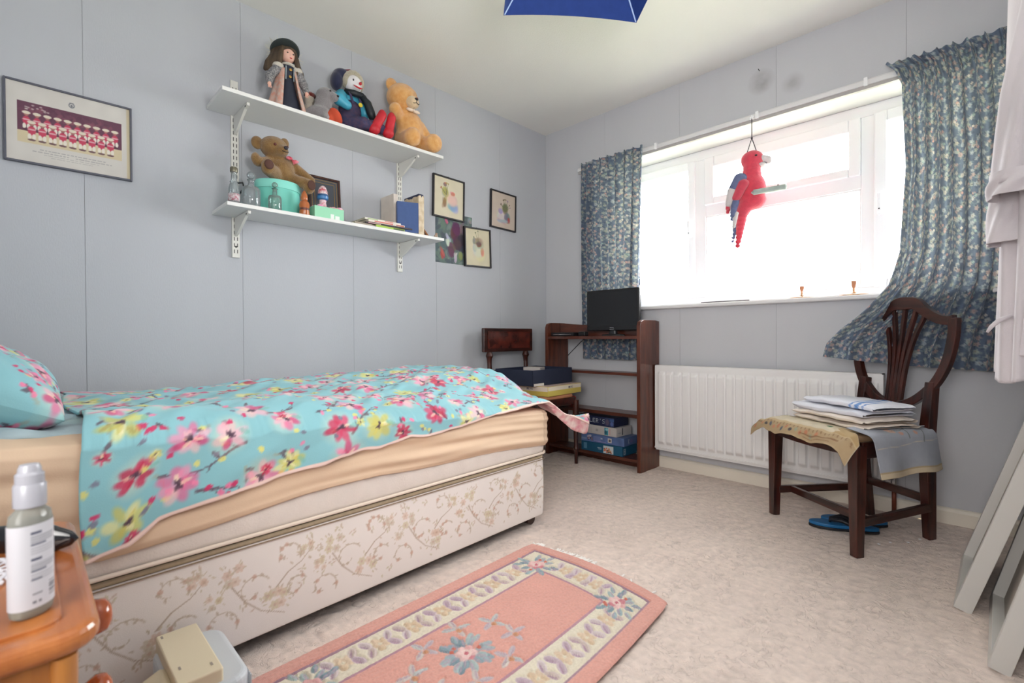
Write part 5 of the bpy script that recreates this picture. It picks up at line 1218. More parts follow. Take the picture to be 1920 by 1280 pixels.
# ---------------------------------------------------------------- soft toys on the upper shelf (all in world coordinates, offset to each thing's base)
def toy(name, label, cat, base, group=None):
    t = thing(name, label, cat, base, 0, group); t['_b'] = 0; del t['_b']; return t, tuple(-x for x in base)
def fur(name, col, var=.12, sheen=.5, c2=None): return mat(name, col, .95, var, 40, c2, bump=.6, bscale=260, sheen=sheen, spec=.15, bdist=.012)
# orange-gold bear
t, lo = toy('teddy_bear', 'large golden orange teddy bear sitting at the right end of the upper shelf', 'soft toy', (.13, -1.31, ST), 'soft toys on the upper shelf')
m_b1 = fur('golden_plush', (238, 186, 120), .1, .5, (226, 162, 92))
k = MB(); k.ell((.115, -1.315, 2.03), (.072, .080, .098), 3); k.ell((.115, -1.315, 1.96), (.08, .09, .082), 3)
k.ell((.115, -1.365, 2.185), (.080, .088, .078), 3); k.ell((.15, -1.350, 2.155), (.05, .052, .045), 3); k.limb((.115, -1.34, 2.08), (.115, -1.36, 2.14), .05, .05, 3)
k.limb((.12, -1.36, 1.945), (.235, -1.378, 1.925), .048, .050, 6); k.ell((.24, -1.378, 1.93), (.048, .046, .053), 2)
k.limb((.13, -1.26, 1.945), (.235, -1.240, 1.928), .048, .046, 6); k.ell((.24, -1.238, 1.932), (.045, .052, .054), 2)
k.limb((.12, -1.39, 2.07), (.165, -1.44, 2.085), .034, .036, 5); k.limb((.12, -1.25, 2.06), (.15, -1.215, 1.99), .032, .03, 5)
k.add('body', m_b1, t, remesh=.008, smo=4, loc=lo)
for (y, z, a) in ((-1.420, 2.246, .5), (-1.290, 2.232, -.5)):
    k = MB(); k.ell((.10, y, z), (.018, .036, .038), 3); e = k.add('ear', m_b1, t, smooth=True, loc=lo)
k = MB(); k.ell((.185, -1.342, 2.145), (.034, .040, .034), 3); k.add('muzzle', fur('pale_muzzle_plush', (232, 206, 168)), t, smooth=True, loc=lo)
for y in (-1.392, -1.308): MB().ell((.182, y, 2.178), (.006, .008, .009), 2).add('eye', mat('amber_eye', (150, 60, 24), .1, coat=.6), t, smooth=True, loc=lo)
k = MB(); k.ell((.216, -1.336, 2.155), (.008, .012, .008), 2); k.tube([(.219, -1.336, 2.150), (.218, -1.336, 2.135)], .002, 5); k.tube([(.208, -1.362, 2.138), (.214, -1.352, 2.130), (.218, -1.336, 2.135), (.214, -1.320, 2.130), (.208, -1.312, 2.138)], .002, 5); k.add('nose_and_mouth', m_black, t, loc=lo)
k = MB(); k.ell((.188, -1.360, 2.100), (.012, .024, .009), 2); k.ell((.188, -1.318, 2.098), (.012, .024, .009), 2); k.ell((.194, -1.340, 2.100), .008, 1); k.add('ribbon_bow', mat('pale_ribbon', (232, 214, 196), .6), t, smooth=True, loc=lo)
# clown
t, lo = toy('clown_doll', 'clown doll in denim dungarees, blue beret and red boots sitting on upper shelf', 'doll', (.13, -1.67, ST), 'soft toys on the upper shelf')
m_den = mat('denim', (52, 56, 92), .85, .3, 60, (84, 66, 92), bump=.3, bscale=400); m_cyan = mat('cyan_satin', (70, 168, 196), .4, .1, 20); m_boot = mat('red_boot', (196, 34, 48), .5, .1, 30); m_navy = mat('navy_velvet', (36, 40, 72), .8, .2, 30, sheen=.4)
k = MB(); k.ell((.11, -1.675, 2.015), (.05, .06, .06), 3); k.ell((.12, -1.68, 1.945), (.06, .072, .062), 3); k.limb((.13, -1.71, 1.925), (.215, -1.655, 1.925), .042, .034, 6); k.limb((.215, -1.655, 1.925), (.224, -1.618, 1.915), .032, .024, 4)
k.limb((.14, -1.65, 1.93), (.215, -1.58, 1.93), .042, .034, 6); k.limb((.215, -1.58, 1.93), (.226, -1.545, 1.915), .032, .024, 4)
k.add('dungarees', m_den, t, remesh=.007, smo=3, loc=lo)
k = MB(); k.ell((.105, -1.675, 2.07), (.042, .055, .035), 3); k.limb((.11, -1.72, 2.08), (.155, -1.755, 2.035), .032, .034, 5); k.limb((.155, -1.755, 2.035), (.17, -1.72, 2.01), .03, .024, 4); k.limb((.11, -1.63, 2.075), (.13, -1.60, 2.02), .03, .03, 5); k.add('shirt', m_cyan, t, remesh=.006, smo=3, loc=lo)
k = MB(); k.ell((.125, -1.662, 2.150), (.042, .044, .048), 3); k.ell((.158, -1.660, 2.128), (.016, .024, .016), 2); k.add('head', mat('white_porcelain', (232, 230, 232), .25, coat=.3), t, remesh=.005, smo=3, loc=lo)
k = MB()
for a_ in range(11):
    a = a_/10*PI*1.3-.5; k.ell((.122-.006*abs(a_-5)*.3, -1.660+math.cos(a)*.040, 2.165+math.sin(a)*.040), (.030, .020, .020), 2)
k.add('hair', fur('pale_wool_hair', (190, 182, 160)), t, remesh=.005, smo=2, loc=lo)
k = MB(); k.ell((.080, -1.708, 2.195), (.05, .044, .036), 3); k.ell((.085, -1.735, 2.160), (.042, .030, .050), 3); k.ell((.088, -1.680, 2.210), (.036, .046, .020), 3); k.add('beret', m_navy, t, remesh=.006, smo=3, loc=lo)
MB().tube([(.115, -1.71, 2.212), (.122, -1.68, 2.222), (.115, -1.645, 2.214)], .003, 6).add('beret_piping', mat('maroon_cord', (120, 30, 50), .6), t, smooth=True, loc=lo)
MB().ell((.176, -1.650, 2.142), (.008, .008, .008), 2).add('nose', m_boot, t, smooth=True, loc=lo)
k = MB(); k.tube([(.166, -1.682, 2.128), (.175, -1.668, 2.119), (.176, -1.65, 2.117), (.168, -1.636, 2.124)], [.002, .004, .004, .002], 6); k.add('mouth', m_boot, t, smooth=True, loc=lo)
for y in (-1.682, -1.640): MB().ell((.164, y, 2.155), (.003, .004, .006), 2).add('eye', m_black, t, smooth=True, loc=lo)
k = MB(); k.tube([(.13, -1.71, 2.098), (.16, -1.68, 2.090), (.165, -1.64, 2.088), (.14, -1.61, 2.092)], .016, 8); k.tube([(.16, -1.64, 2.088), (.175, -1.61, 2.055), (.18, -1.595, 2.01), (.185, -1.585, 1.975)], [.016, .020, .022, .018], 8); k.add('neck_scarf', mat('black_green_satin', (26, 34, 40), .5, .2, 30), t, smooth=True, loc=lo)
k = MB(); k.lathe([(.011, 0), (.011, .004), (0, .006)], (.168, -1.647, 2.035), 14, M=Matrix.Rotation(PI/2, 4, 'Y')); k.add('yellow_button', mat('yellow_button', (220, 200, 60), .3), t, loc=lo)
for s in (-1, 1): MB().bar((.155, -1.672+s*.028, 2.095), (.170, -1.665+s*.022, 2.03), .012, .003, (1, 0, 0)).add('strap', m_den, t, loc=lo)
for (a, b_, c_) in (((.232, -1.605, 1.905), (.242, -1.565, 1.985), (.225, -1.592, 2.01)), ((.238, -1.528, 1.905), (.248, -1.513, 1.985), (.232, -1.520, 2.01))):
    k = MB(); k.limb(a, b_, .026, .024, 6); k.ell(a, (.032, .032, .028), 2); k.ell(b_, (.02, .022, .032), 2); k.add('boot', m_boot, t, remesh=.005, smo=2, loc=lo)
k = MB(); k.ell((.21, -1.59, 1.962), (.016, .014, .012), 2); k.add('white_cuff', m_linen, t, smooth=True, loc=lo)
# orange-red wing of a toy tucked behind the clown
k = MB(); k.ell((0, 0, 0), (.025, .028, .044), 3, (.5, 0, 0)); k.ell((-.01, -.03, -.012), (.026, .028, .032), 3); o = k.add('orange_toy', mat('orange_red_felt', (196, 74, 44), .85, .15, 20), remesh=.005, smo=2, loc=(.20, -1.795, ST+.046)); tag(o, 'small orange-red soft toy squeezed between the grey seal and the clown', 'soft toy', 'soft toys on the upper shelf')
# grey seal
t, lo = toy('seal_toy', 'grey plush seal lying between the doll and the clown', 'soft toy', (.14, -1.86, ST), 'soft toys on the upper shelf')
k = MB(); k.ell((.15, -1.855, 1.922), (.060, .062, .046), 3); k.limb((.15, -1.845, 1.935), (.155, -1.828, 2.02), .046, .040, 6); k.ell((.158, -1.825, 2.025), (.044, .046, .038), 3); k.ell((.185, -1.800, 2.018), (.026, .026, .022), 3); k.limb((.14, -1.88, 1.91), (.13, -1.955, 1.900), .040, .020, 6); k.ell((.13, -1.97, 1.895), (.03, .025, .010), 2); k.limb((.19, -1.84, 1.91), (.225, -1.855, 1.888), .022, .010, 4)
k.add('body', fur('grey_plush', (142, 138, 140), .15), t, remesh=.006, smo=3, loc=lo)
MB().ell((.202, -1.822, 2.036), (.004, .005, .005), 2).add('eye', m_black, t, smooth=True, loc=lo); MB().ell((.208, -1.787, 2.02), (.006, .007, .005), 2).add('nose', m_black, t, smooth=True, loc=lo)
k = MB(); k.ell((.075, -1.872, 2.015), (.026, .028, .032), 2); k.ell((.075, -1.872, 1.94), (.035, .036, .067), 2); t = k.add('small_plush_toy', fur('cream_plush', (206, 196, 180)), remesh=.006, smo=2); tag(t, 'small cream plush toy with red-brown cap peeping out behind the seal', 'soft toy', 'soft toys on the upper shelf')
k = MB(); k.ell((.077, -1.870, 2.040), (.027, .030, .016), 2); k.add('cap', fur('red_brown_plush', (128, 50, 44)), t, smooth=True)
# porcelain doll
t, lo = toy('porcelain_doll', 'porcelain doll with long brown hair, dark hat and navy dress on upper shelf', 'doll', (.13, -1.998, ST), 'soft toys on the upper shelf')
m_skin = mat('doll_bisque', (226, 178, 160), .4, .05, 30); m_hair = mat('brown_hair', (92, 74, 54), .6, .3, 12, (60, 46, 34), stretch=(6, 6, .6), bump=.4, bscale=200); m_nd = mat('navy_dress', (38, 42, 58), .7, .1, 30)
m_coat = mat('pale_brocade_coat', (196, 178, 168), .7, .3, 70, (206, 150, 132)); m_chk = mat('grey_checked_sleeve', (86, 88, 94), .8, .5, 160, (158, 156, 156)); m_lace = mat('cream_lace', (218, 212, 200), .85, .1, 90, bump=.5, bscale=300)
k = MB(); k.lathe([(.058, 0), (.060, .01), (.052, .05), (.038, .10), (.027, .150), (.024, .165)], (.135, -1.998, ST+.012), 28, sx=.8); k.add('dress_skirt', m_nd, t, smooth='auto', loc=lo)
k = MB(); k.lathe([(.024, .16), (.034, .19), (.038, .215), (.030, .235), (.014, .245)], (.132, -1.998, ST+.012), 24, sx=.72); k.add('bodice', m_nd, t, smooth='auto', loc=lo)
def coat_side(s):
    a = np.linspace(0, 1, 16); b_ = np.linspace(0, 1, 24); A_, B_ = np.meshgrid(a, b_, indexing='ij')
    ang = s*(.55+1.9*A_); R = .042+.045*B_**1.2+.008*np.sin(A_*14)*B_; X = .128+R*np.cos(ang)*.85; Y = -1.998+R*np.sin(ang); Z = ST+.215-.20*B_
    sheet('coat_panel', np.stack([X+lo[0], Y+lo[1], Z+lo[2]], -1), None, m_coat, t, thick=.003)
coat_side(1); coat_side(-1)
k = MB(); k.lathe([(.066, 0), (.064, .02), (.056, .022)], (.137, -1.998, ST+.001), 28, sx=.8); k.add('petticoat_lace', m_lace, t, smooth=True, loc=lo)
for s, (sh_, el, ha) in ((-1, ((.135, -2.040, 2.092), (.14, -2.080, 2.035), (.165, -2.092, 1.995))), (1, ((.135, -1.955, 2.098), (.14, -1.925, 2.045), (.165, -1.925, 2.005)))):
    k = MB(); k.limb(sh_, el, .022, .021, 5); k.limb(el, ha, .021, .014, 5); k.add('sleeve', m_chk, t, remesh=.005, smo=2, loc=lo)
    k = MB(); k.ell((ha[0]+.006, ha[1], ha[2]-.010), (.008, .008, .012), 2)
    for f_ in range(3): k.limb((ha[0]+.008, ha[1]-.005+.005*f_, ha[2]-.016), (ha[0]+.010, ha[1]-.006+.006*f_, ha[2]-.028), .0028, .0022, 3)
    k.limb((ha[0]+.010, ha[1]+s*.006, ha[2]-.008), (ha[0]+.014, ha[1]+s*.010, ha[2]-.017), .0028, .0022, 3); k.add('hand', m_skin, t, smooth=True, loc=lo)
    k = MB(); k.ell((sh_[0], sh_[1], sh_[2]+.005), (.026, .026, .018), 2); k.add('shoulder_frill', m_lace, t, smooth=True, loc=lo)
k = MB(); k.ell((.138, -1.998, 2.160), (.032, .031, .038), 3); k.ell((.150, -1.996, 2.142), (.018, .020, .016), 2); k.limb((.132, -1.998, 2.10), (.134, -1.998, 2.14), .012, .012, 3); k.ell((.171, -1.995, 2.150), (.005, .004, .005), 1); k.add('head', m_skin, t, remesh=.0035, smo=2, loc=lo)
for y in (-2.009, -1.983): MB().ell((.1665, y, 2.160), (.003, .0045, .0032), 2).add('eye', mat('doll_eye', (60, 56, 50), .2), t, smooth=True, loc=lo)
MB().ell((.1685, -1.995, 2.138), (.003, .006, .003), 2).add('lips', mat('doll_lips', (190, 60, 66), .4), t, smooth=True, loc=lo)
k = MB(); k.ell((.118, -1.998, 2.172), (.038, .042, .040), 3); r_ = random.Random(4)
for s in (-1, 1):
    for j in range(5):
        y = -1.998+s*(.026+.006*j); pts = [(.145-.012*j, y, 2.185), (.150-.012*j, y+s*.010, 2.15), (.148-.012*j, y+s*(.012+.004*j), 2.118), (.145-.012*j, y+s*(.016+.005*j), 2.085)]
        for a, b_ in zip(pts, pts[1:]): k.limb(a, b_, .012, .011, 3)
for j in range(5): k.ell((.160, -2.016+j*.009, 2.186-.002*abs(j-2)), (.010, .009, .010), 1)
k.add('hair', m_hair, t, remesh=.005, smo=1, loc=lo)
k = MB(); k.lathe([(.062, 0), (.066, .006), (.058, .010), (.040, .016), (.036, .032), (.024, .040), (0, .042)], (.112, -2.000, 2.185), 28, M=Matrix.Rotation(-.55, 4, 'Y')); k.add('hat', mat('dark_green_velvet', (32, 42, 42), .8, sheen=.3), t, smooth='auto', loc=lo)
k = MB(); r_ = random.Random(8)
for i in range(60):
    a = i/60*2*PI; R = .064; p0 = Vector((.095, -2.000+math.cos(a)*R, 2.190+math.sin(a)*R*.7)); p1 = p0+Vector((r_.uniform(-.01, .02), math.cos(a)*.026*r_.uniform(.5, 1.2), math.sin(a)*.022+r_.uniform(-.01, .01))); k.tube([p0, p1], [.0016, .0006], 4)
o = k.add('feather_trim', mat('pale_feather', (206, 204, 190), .9), t, loc=lo); o['kind'] = 'stuff'
k = MB()
for (y, z) in ((-2.002, 2.228), (-1.988, 2.226), (-1.996, 2.236)): k.ell((.142, y, z-.006), (.006, .009, .006), 1)
k.add('hat_bow', m_lace, t, smooth=True, loc=lo)
k = MB(); k.lathe([(.030, 0), (.032, .006), (.018, .014)], (.138, -1.998, 2.108), 20); k.add('lace_collar', m_lace, t, smooth=True, loc=lo)
for z in (2.085, 2.055): MB().ell((.166 if z > 2.07 else .160, -1.996, z), (.003, .007, .007), 2).add('gold_button', m_brass, t, smooth=True, loc=lo)
for y in (-2.014, -1.978): MB().bar((.160, y, 2.10), (.155, y, 2.04), .004, .002, (1, 0, 0)).add('braid', mat('pale_braid', (150, 164, 170), .6), t, loc=lo)

# ---------------------------------------------------------------- lower shelf
hb = thing('hat_box', 'oval mint green hat box under the brown teddy bear', 'box', (.092, -2.032, SL)); m_mint = mat('mint_card', (116, 206, 190), .5, .04, 10)
k = MB(); k.lathe([(.094, .001), (.096, .003), (.096, .125)], (0, 0, 0), 48, sx=.83); k.add('box_body', m_mint, hb, smooth='auto')
k = MB(); k.lathe([(.100, .118), (.100, .152), (.097, .156), (0, .1565)], (0, 0, 0), 48, sx=.83); k.add('lid', mat('mint_card_lid', (134, 216, 202), .5), hb, smooth='auto')
t, lo = toy('teddy_bear', 'old brown teddy bear with red bow sitting on the mint hat box', 'soft toy', (.09, -2.02, SL+.157))
m_b2 = fur('worn_brown_plush', (150, 118, 74), .1, .4, (132, 100, 60)); m_pad = mat('dark_felt_pad', (86, 58, 50), .9)
z0 = SL+.157
k = MB(); k.ell((.095, -2.012, z0+.065), (.047, .054, .068), 3); k.ell((.098, -2.050, 1.727), (.052, .062, .052), 3); k.ell((.135, -2.030, 1.708), (.030, .032, .026), 3)
k.limb((.11, -2.045, z0+.035), (.150, -2.092, z0+.042), .032, .032, 5); k.ell((.160, -2.098, z0+.048), (.026, .030, .038), 2)
k.limb((.11, -1.975, z0+.03), (.150, -1.930, z0+.012), .030, .028, 5); k.ell((.162, -1.915, 1.560), (.028, .030, .038), 2)
k.limb((.095, -1.975, 1.672), (.12, -1.885, 1.605), .024, .020, 7); k.limb((.09, -2.052, 1.665), (.11, -2.125, 1.640), .024, .022, 6); k.ell((.11, -2.135, 1.655), (.018, .020, .028), 2)
k.add('body', m_b2, t, remesh=.006, smo=3, loc=lo)
for y, z, rx_ in ((-2.120, 1.735, .030), (-1.998, 1.765, .024)):
    k = MB(); k.ell((.088, y, z), (.013, .026 if y < -2.1 else .020, rx_), 3); k.add('ear', m_b2, t, smooth=True, loc=lo)
for y in (-2.062, -2.008): MB().ell((.148, y, 1.727), (.006, .007, .007), 2).add('eye', mat('red_brown_eye', (90, 34, 30), .15, coat=.5), t, smooth=True, loc=lo)
MB().ell((.165, -2.020, 1.716), (.007, .010, .009), 2).add('nose', mat('black_nose', (34, 28, 42), .3), t, smooth=True, loc=lo)
MB().tube([(.162, -2.036, 1.700), (.167, -2.022, 1.696), (.163, -2.008, 1.699)], .0018, 5).add('mouth', m_black, t, loc=lo)
MB().ell((.183, -2.101, z0+.052), (.005, .021, .023), 2).add('paw_pad', m_pad, t, smooth=True, loc=lo); MB().ell((.188, -1.912, 1.562), (.004, .020, .024), 2).add('paw_pad', m_pad, t, smooth=True, loc=lo)
MB().ell((.124, -1.880, 1.598), (.008, .014, .014), 2).add('paw_pad', m_pad, t, smooth=True, loc=lo)
k = MB(); k.ell((.138, -1.995, 1.682), (.008, .016, .009), 2); k.ell((.140, -1.968, 1.672), (.008, .016, .008), 2); k.tube([(.14, -1.982, 1.676), (.142, -1.965, 1.662)], .004, 6); k.tube([(.14, -1.982, 1.676), (.142, -1.975, 1.657)], .004, 6); k.add('red_bow', mat('red_ribbon', (196, 62, 80), .5, .2, 60, (226, 150, 160)), t, smooth=True, loc=lo)
# glass bottles
m_gl = glass('bottle_glass', (222, 228, 230), .9, 1.45, .03, .16); m_glg = glass('greenish_bottle_glass', (206, 226, 222), .9, 1.45, .03, .14)
def bottle(name, label, x, y, prof, stop, m, group='glass bottles on the lower shelf', sx=1, extra=None):
    t = thing(name, label, 'bottle', (x, y, SL+.0005), 0, group); k = MB(); k.lathe(prof, (0, 0, 0), 28, sx=sx); k.add('bottle_body', m, t, smooth='auto')
    k = MB(); stop(k); k.add('stopper', m if extra is None else extra, t, smooth='auto'); return t
def ballstop(z, r): 
    def f(k): k.lathe([(r*.5, z-.02), (r*.45, z-.004)], (0, 0, 0), 16); k.ell((0, 0, z+r*.8), r, 3)
    return f
bottle('decanter', 'square-shouldered cut glass decanter with ball stopper, second from the shelf end', .180, -2.176, [(.034, 0), (.037, .004), (.037, .078), (.030, .090), (.014, .096), (.011, .112), (.016, .122)], ballstop(.128, .017), m_gl)
bottle('glass_bottle', 'small clear glass bottle with ball stopper in front of the mint hat box', .198, -2.083, [(.026, 0), (.028, .003), (.028, .055), (.024, .066), (.010, .072), (.009, .096), (.013, .099)], ballstop(.106, .0125), m_glg)
t = bottle('glass_bottle', 'tall slim glass bottle with metal stopper at the left end of the lower shelf', .185, -2.245, [(.020, 0), (.022, .003), (.022, .06), (.017, .085), (.012, .100), (.010, .135), (.012, .140)], lambda k: k.lathe([(.014, .138), (.015, .142), (.015, .156), (.012, .160)], (0, 0, 0), 20), m_gl, extra=mat('tarnished_metal_cap', (120, 116, 100), .4, metal=.6))
k = MB(); k.lathe([(.0225, .014), (.0225, .045)], (0, 0, 0), 24); 
o = k.add('red_flower_label', mat('flower_print_on_glass', (206, 206, 206), .5, .5, 90, (170, 90, 110)), t, smooth=True)
t = thing('glass_jug', 'small glass cruet with dark loop handle behind the left bottles', 'jug', (.105, -2.222, SL+.0005), 0, 'glass bottles on the lower shelf')
k = MB(); k.lathe([(.022, 0), (.025, .01), (.024, .06), (.012, .085), (.012, .11), (.018, .12)], (0, 0, 0), 24); k.add('jug_body', m_gl, t, smooth='auto')
k = MB(); k.tube([(.0, .012, .118), (.0, .034, .125), (.0, .040, .105), (.0, .024, .075)], .004, 8); k.add('handle', m_black, t, smooth=True)
k = MB(); k.tube([(0, .0, 0), (0, .018, -.012), (0, .028, -.030)], [.012, .012, .015], 12); o = k.add('shell_ornament', mat('off_white_shell', (206, 200, 190), .5), smooth='auto', loc=(.135, -2.185, SL+.135)); 
bpy.data.objects.remove(o)
# orange figurine
t = thing('orange_figurine', 'small translucent orange glass figurine in front of the brown teddy bear', 'ornament', (.202, -1.953, SL+.0005)); m_or = mat('amber_glass', (206, 120, 68), .15, .1, 30, coat=.5, trans=.3)
k = MB(); k.lathe([(.022, 0), (.024, .004), (.021, .03), (.024, .05), (.019, .064), (.012, .068)], (0, 0, 0), 24); k.add('figurine_body', m_or, t, smooth='auto')
k = MB(); k.lathe([(.012, .068), (.017, .080), (.013, .098), (.004, .116), (0, .118)], (0, 0, 0), 20); k.add('pointed_top', m_or, t, smooth='auto'); k = MB(); k.lathe([(.0225, .024), (.0225, .034)], (0, 0, 0), 24); k.add('dark_band', mat('brown_band', (96, 50, 40), .4), t, smooth='auto')
# mint box with pink tissue, painted egg
t = thing('mint_box', 'pale mint green box with pink tissue on top, centre of the lower shelf', 'box', (.165, -1.835, SL+.0005)); m_m2 = mat('pale_mint_card', (150, 212, 178), .5)
MB().box(-.055, .045, -.073, .073, 0, .058).add('box_body', m_m2, t, bevel=.001); 
k = MB(); k.box(.0451, .0456, .005, .022, .004, .028); k.box(.0451, .0456, .028, .05, .004, .022); o = k.add('white_print', mat('white_print', (226, 232, 228), .6), t); o['kind'] = 'stuff'
k = MB(); r_ = random.Random(2)
for i in range(12): k.ell((-.05+.09*r_.random(), -.062+.124*r_.random()*(1 if i < 8 else .3), .062), (.014, .018, .009), 1)
k.add('pink_tissue', mat('pink_tissue', (224, 150, 184), .7, .3, 60, (236, 196, 206)), t, remesh=.004, smo=1)
k = MB(); k.box(-.05, .044, .0, .072, .0585, .062); k.add('patterned_paper', mat('patterned_paper', (196, 190, 160), .7, .5, 120, (206, 130, 150)), t, bevel=.001)
t = thing('painted_egg', 'blue and white painted egg on a small stand above the mint box', 'ornament', (.150, -1.842, SL+.0715))
k = MB(); k.lathe([(.017, 0), (.019, .004), (.015, .022), (.018, .032)], (0, 0, 0), 20); k.add('egg_stand', mat('white_pink_porcelain', (222, 210, 214), .3, .3, 120, (206, 120, 130)), t, smooth='auto')
k = MB(); k.lathe([(.018, .032), (.026, .038), (.027, .050), (.022, .054)], (0, 0, 0), 24); k.add('blue_base', mat('cobalt_glaze', (66, 124, 180), .2), t, smooth='auto')
k = MB(); k.lathe([(.0255, .052), (.0255, .060)], (0, 0, 0), 24); k.add('gold_band', mat('blue_dark_band', (40, 84, 130), .3), t, smooth='auto')
k = MB(); k.lathe([(.0245, .058), (.0225, .076), (.016, .094), (.007, .103), (0, .105)], (0, 0, 0), 24); k.add('egg', mat('painted_white_porcelain', (226, 224, 226), .2, .4, 70, (196, 80, 96)), t, smooth='auto')
# framed picture leaning at the back of the shelf
t = thing('framed_picture', 'dark grey picture in a mahogany frame leaning on the wall behind the mint box', 'picture', (.026, -1.775, SL+.001)); t.rotation_euler = (0, -.07, 0)
w_, h_ = .17, .262
for a in ((-w_/2, -w_/2+.012, 0, h_), (w_/2-.012, w_/2, 0, h_), (-w_/2+.012, w_/2-.012, 0, .012), (-w_/2+.012, w_/2-.012, h_-.012, h_)): MB().box(0, .014, *a).add('frame_side', m_dark, t, bevel=.002)
MB().box(.004, .008, -w_/2+.01, w_/2-.01, .01, h_-.01).add('dark_mount', mat('charcoal_mount', (70, 74, 82), .4), t)
for ins in (.018, .032):
    for a in ((-w_/2+ins, -w_/2+ins+.0018, ins, h_-ins), (w_/2-ins-.0018, w_/2-ins, ins, h_-ins), (-w_/2+ins, w_/2-ins, h_-ins-.0018, h_-ins), (-w_/2+ins, w_/2-ins, ins, ins+.0018)): MB().box(.0081, .009, *a).add('gilt_line', m_brass, t)
# lying books
m_pg = mat('book_pages', (216, 208, 190), .8, .1, 300, stretch=(1, 1, 8))
def book(label, loc, rz, sx, sy, sz, col, name='book', group=None, tiltx=0, spine=None):
    """sx: across shelf depth, sy: along the shelf; spine faces the room"""
    t = thing(name, label, 'book', loc, rz, group); t.rotation_euler = (0, tiltx, rz); m_c = mat('cover_'+str(len(bpy.data.materials)), col, .5, .08, 20); th_ = .0018
    MB().box(-sx/2, sx/2, -sy/2, sy/2, 0, th_).add('cover', m_c, t); MB().box(-sx/2, sx/2, -sy/2, sy/2, sz-th_, sz).add('cover', m_c, t)
    MB().box(sx/2-.001, sx/2+.001, -sy/2, sy/2, 0, sz).add('spine', m_c, t, bevel=.0005); MB().box(-sx/2+.003, sx/2-.001, -sy/2+.003, sy/2-.003, th_, sz-th_).add('pages', m_pg, t)
    if spine:
        for (a, b_, c_) in spine: MB().box(sx/2+.001, sx/2+.0014, a, b_, sz*.25, sz*.75).add('spine_print', mat('print_'+str(len(bpy.data.materials)), c_, .5), t)
    return t
g = 'books lying flat on the lower shelf'
z = SL+.0006
book('bottom book of the flat pile, with lime green spine', (.135, -1.475, z), .05, .17, .25, .013, (160, 190, 80), group=g, spine=[(-.02, .05, (60, 80, 40)), (.07, .1, (90, 110, 50))])
book('dark book in the flat pile, above the lime green one', (.140, -1.51, z+.0138), -.06, .17, .27, .008, (60, 50, 56), group=g, spine=[(-.12, -.05, (200, 160, 160))])
book('white book with red lettering, third up the flat pile', (.135, -1.515, z+.0226), .03, .17, .25, .012, (222, 212, 200), group=g, spine=[(-.09, .02, (206, 110, 100)), (.04, .09, (180, 90, 80))])
book('white book with green marks, top of the thick part of flat pile', (.130, -1.535, z+.0354), .0, .16, .23, .009, (226, 222, 210), group=g, spine=[(-.1, -.04, (150, 180, 120)), (0, .05, (206, 120, 110))])
book('thin grey-brown booklet sloping at the left of the flat pile', (.150, -1.665, z), .12, .15, .12, .010, (150, 140, 124), group=g)
k = MB(); k.ell((0, 0, .006), (.045, .05, .006), 2); k.ell((.01, -.03, .012), (.03, .03, .008), 2); o = k.add('folded_paper_bag', mat('brown_paper', (196, 160, 120), .8, .1, 20), loc=(.12, -1.50, z+.0445), remesh=.004, smo=1); tag(o, 'crumpled brown paper lying on top of the flat book pile', 'paper')
# standing books
def ubook(label, y0, y1, x0, x1, h_, col, tilt=0, group='books standing on the lower shelf'):
    t = thing('book', label, 'book', ((x0+x1)/2, y0, SL+.0008), 0, group); m_c = mat('cover_'+str(len(bpy.data.materials)), col, .55, .08, 20); w_ = x1-x0; d_ = y1-y0; t.rotation_euler = (tilt, 0, 0)
    MB().box(-w_/2, w_/2, 0, .002, 0, h_).add('cover', m_c, t); MB().box(-w_/2, w_/2, d_-.002, d_, 0, h_).add('cover', m_c, t); MB().box(w_/2-.0015, w_/2+.001, 0, d_, 0, h_).add('spine', m_c, t, bevel=.001); MB().box(-w_/2+.003, w_/2-.0015, .002, d_-.002, .004, h_-.004).add('pages', m_pg, t); return t
# the blue book stands turned, its board facing the room
t = thing('book', 'plain blue cloth book standing with its cover facing the room', 'book', (.205, -1.455, SL+.0008), 0, 'books standing on the lower shelf'); t.rotation_euler = (0, 0, -.35)
m_bb = mat('blue_book_cloth', (62, 88, 140), .6, .08, 40)
MB().box(-.028, -.026, 0, .115, 0, .165).add('cover', m_bb, t); MB().box(-.002, 0, 0, .115, 0, .165).add('cover', m_bb, t); MB().box(-.028, 0, -.001, .001, 0, .165).add('spine', m_bb, t); MB().box(-.026, -.002, .001, .112, .003, .162).add('pages', m_pg, t)
t = thing('book', 'tall book in a torn cream dust jacket, right of the blue book', 'book', (.155, -1.332, SL+.0008), 0, 'books standing on the lower shelf')
m_dj = mat('torn_cream_dust_jacket', (216, 202, 178), .7, .15, 30, (190, 170, 140)); m_nv = mat('dark_navy_cloth', (34, 40, 72), .6)
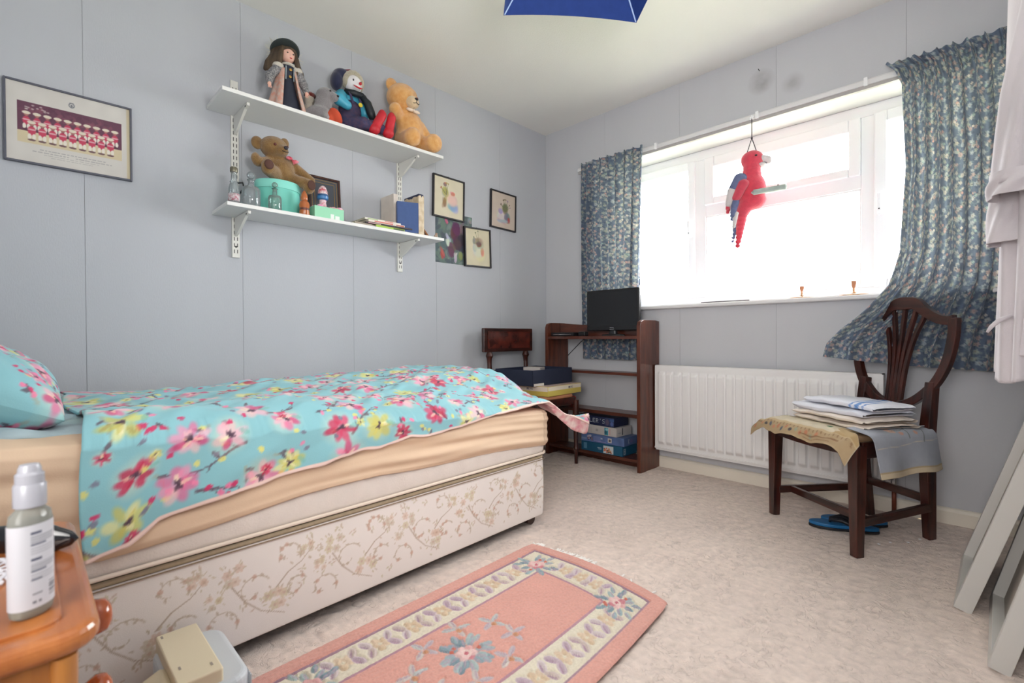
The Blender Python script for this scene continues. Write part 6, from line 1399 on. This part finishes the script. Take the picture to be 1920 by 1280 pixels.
MB().box(-.075, .07, 0, .032, .002, .225).add('navy_boards', m_nv, t, bevel=.002); MB().box(-.074, .066, .003, .029, .0035, .2255).add('pages', m_pg, t)
k = MB(); r_ = random.Random(5)
def ragged(n, z): return [z+r_.uniform(-.008, .006) for _ in range(n)]
ztop = ragged(12, .212)
for i in range(11):
    y0_, y1_ = -.001+.034*i/11, -.001+.034*(i+1)/11
    k.prism([(y0_, .0), (y1_, 0), (y1_, ztop[i+1]), (y0_, ztop[i])], 'x', .0706, .0716)
k.add('jacket_spine', m_dj, t)
for yy_ in (-.0015, .0335):
    k = MB(); pts = [(-.076, .0), (.0715, .0)]+[(.0715-.1475*i/9, ragged(1, .214)[0]) for i in range(10)]; k.prism(pts, 'y', yy_-.0005, yy_+.0005); k.add('jacket_cover', m_dj, t)
t = ubook('cream book standing behind the blue book, against the wall', -1.452, -1.425, .03, .16, .215, (214, 204, 194))
# small gilt frame leaning sideways at the shelf end and tiny ornament
t = thing('small_gilt_frame', 'small gold-edged photo frame leaning at the right end of the lower shelf', 'picture frame', (.14, -1.222, SL+.001)); t.rotation_euler = (math.radians(38), 0, math.radians(-12))
w_, h_ = .09, .125
for a in ((-w_/2, -w_/2+.01, 0, h_), (w_/2-.01, w_/2, 0, h_), (-w_/2+.01, w_/2-.01, 0, .01), (-w_/2+.01, w_/2-.01, h_-.01, h_)): MB().box(a[0], a[1], -.005, .005, a[2], a[3]).add('frame_side', mat('warm_gilt_wood', (150, 96, 56), .35, .2, 60), t, bevel=.002)
MB().box(-w_/2+.009, w_/2-.009, -.003, -.001, .009, h_-.009).add('photo', mat('mauve_photo', (120, 96, 112), .4, .4, 40, (176, 150, 160)), t)
k = MB(); k.ell((0, 0, .012), (.010, .012, .012), 2); k.ell((0, .004, .026), (.007, .008, .007), 2); o = k.add('tiny_ornament', mat('cream_figurine', (206, 192, 168), .4, .2, 90, (120, 60, 50)), remesh=.003, smo=1, loc=(.20, -1.198, SL)); tag(o, 'tiny cream and brown ornament at the very end of the lower shelf', 'ornament')
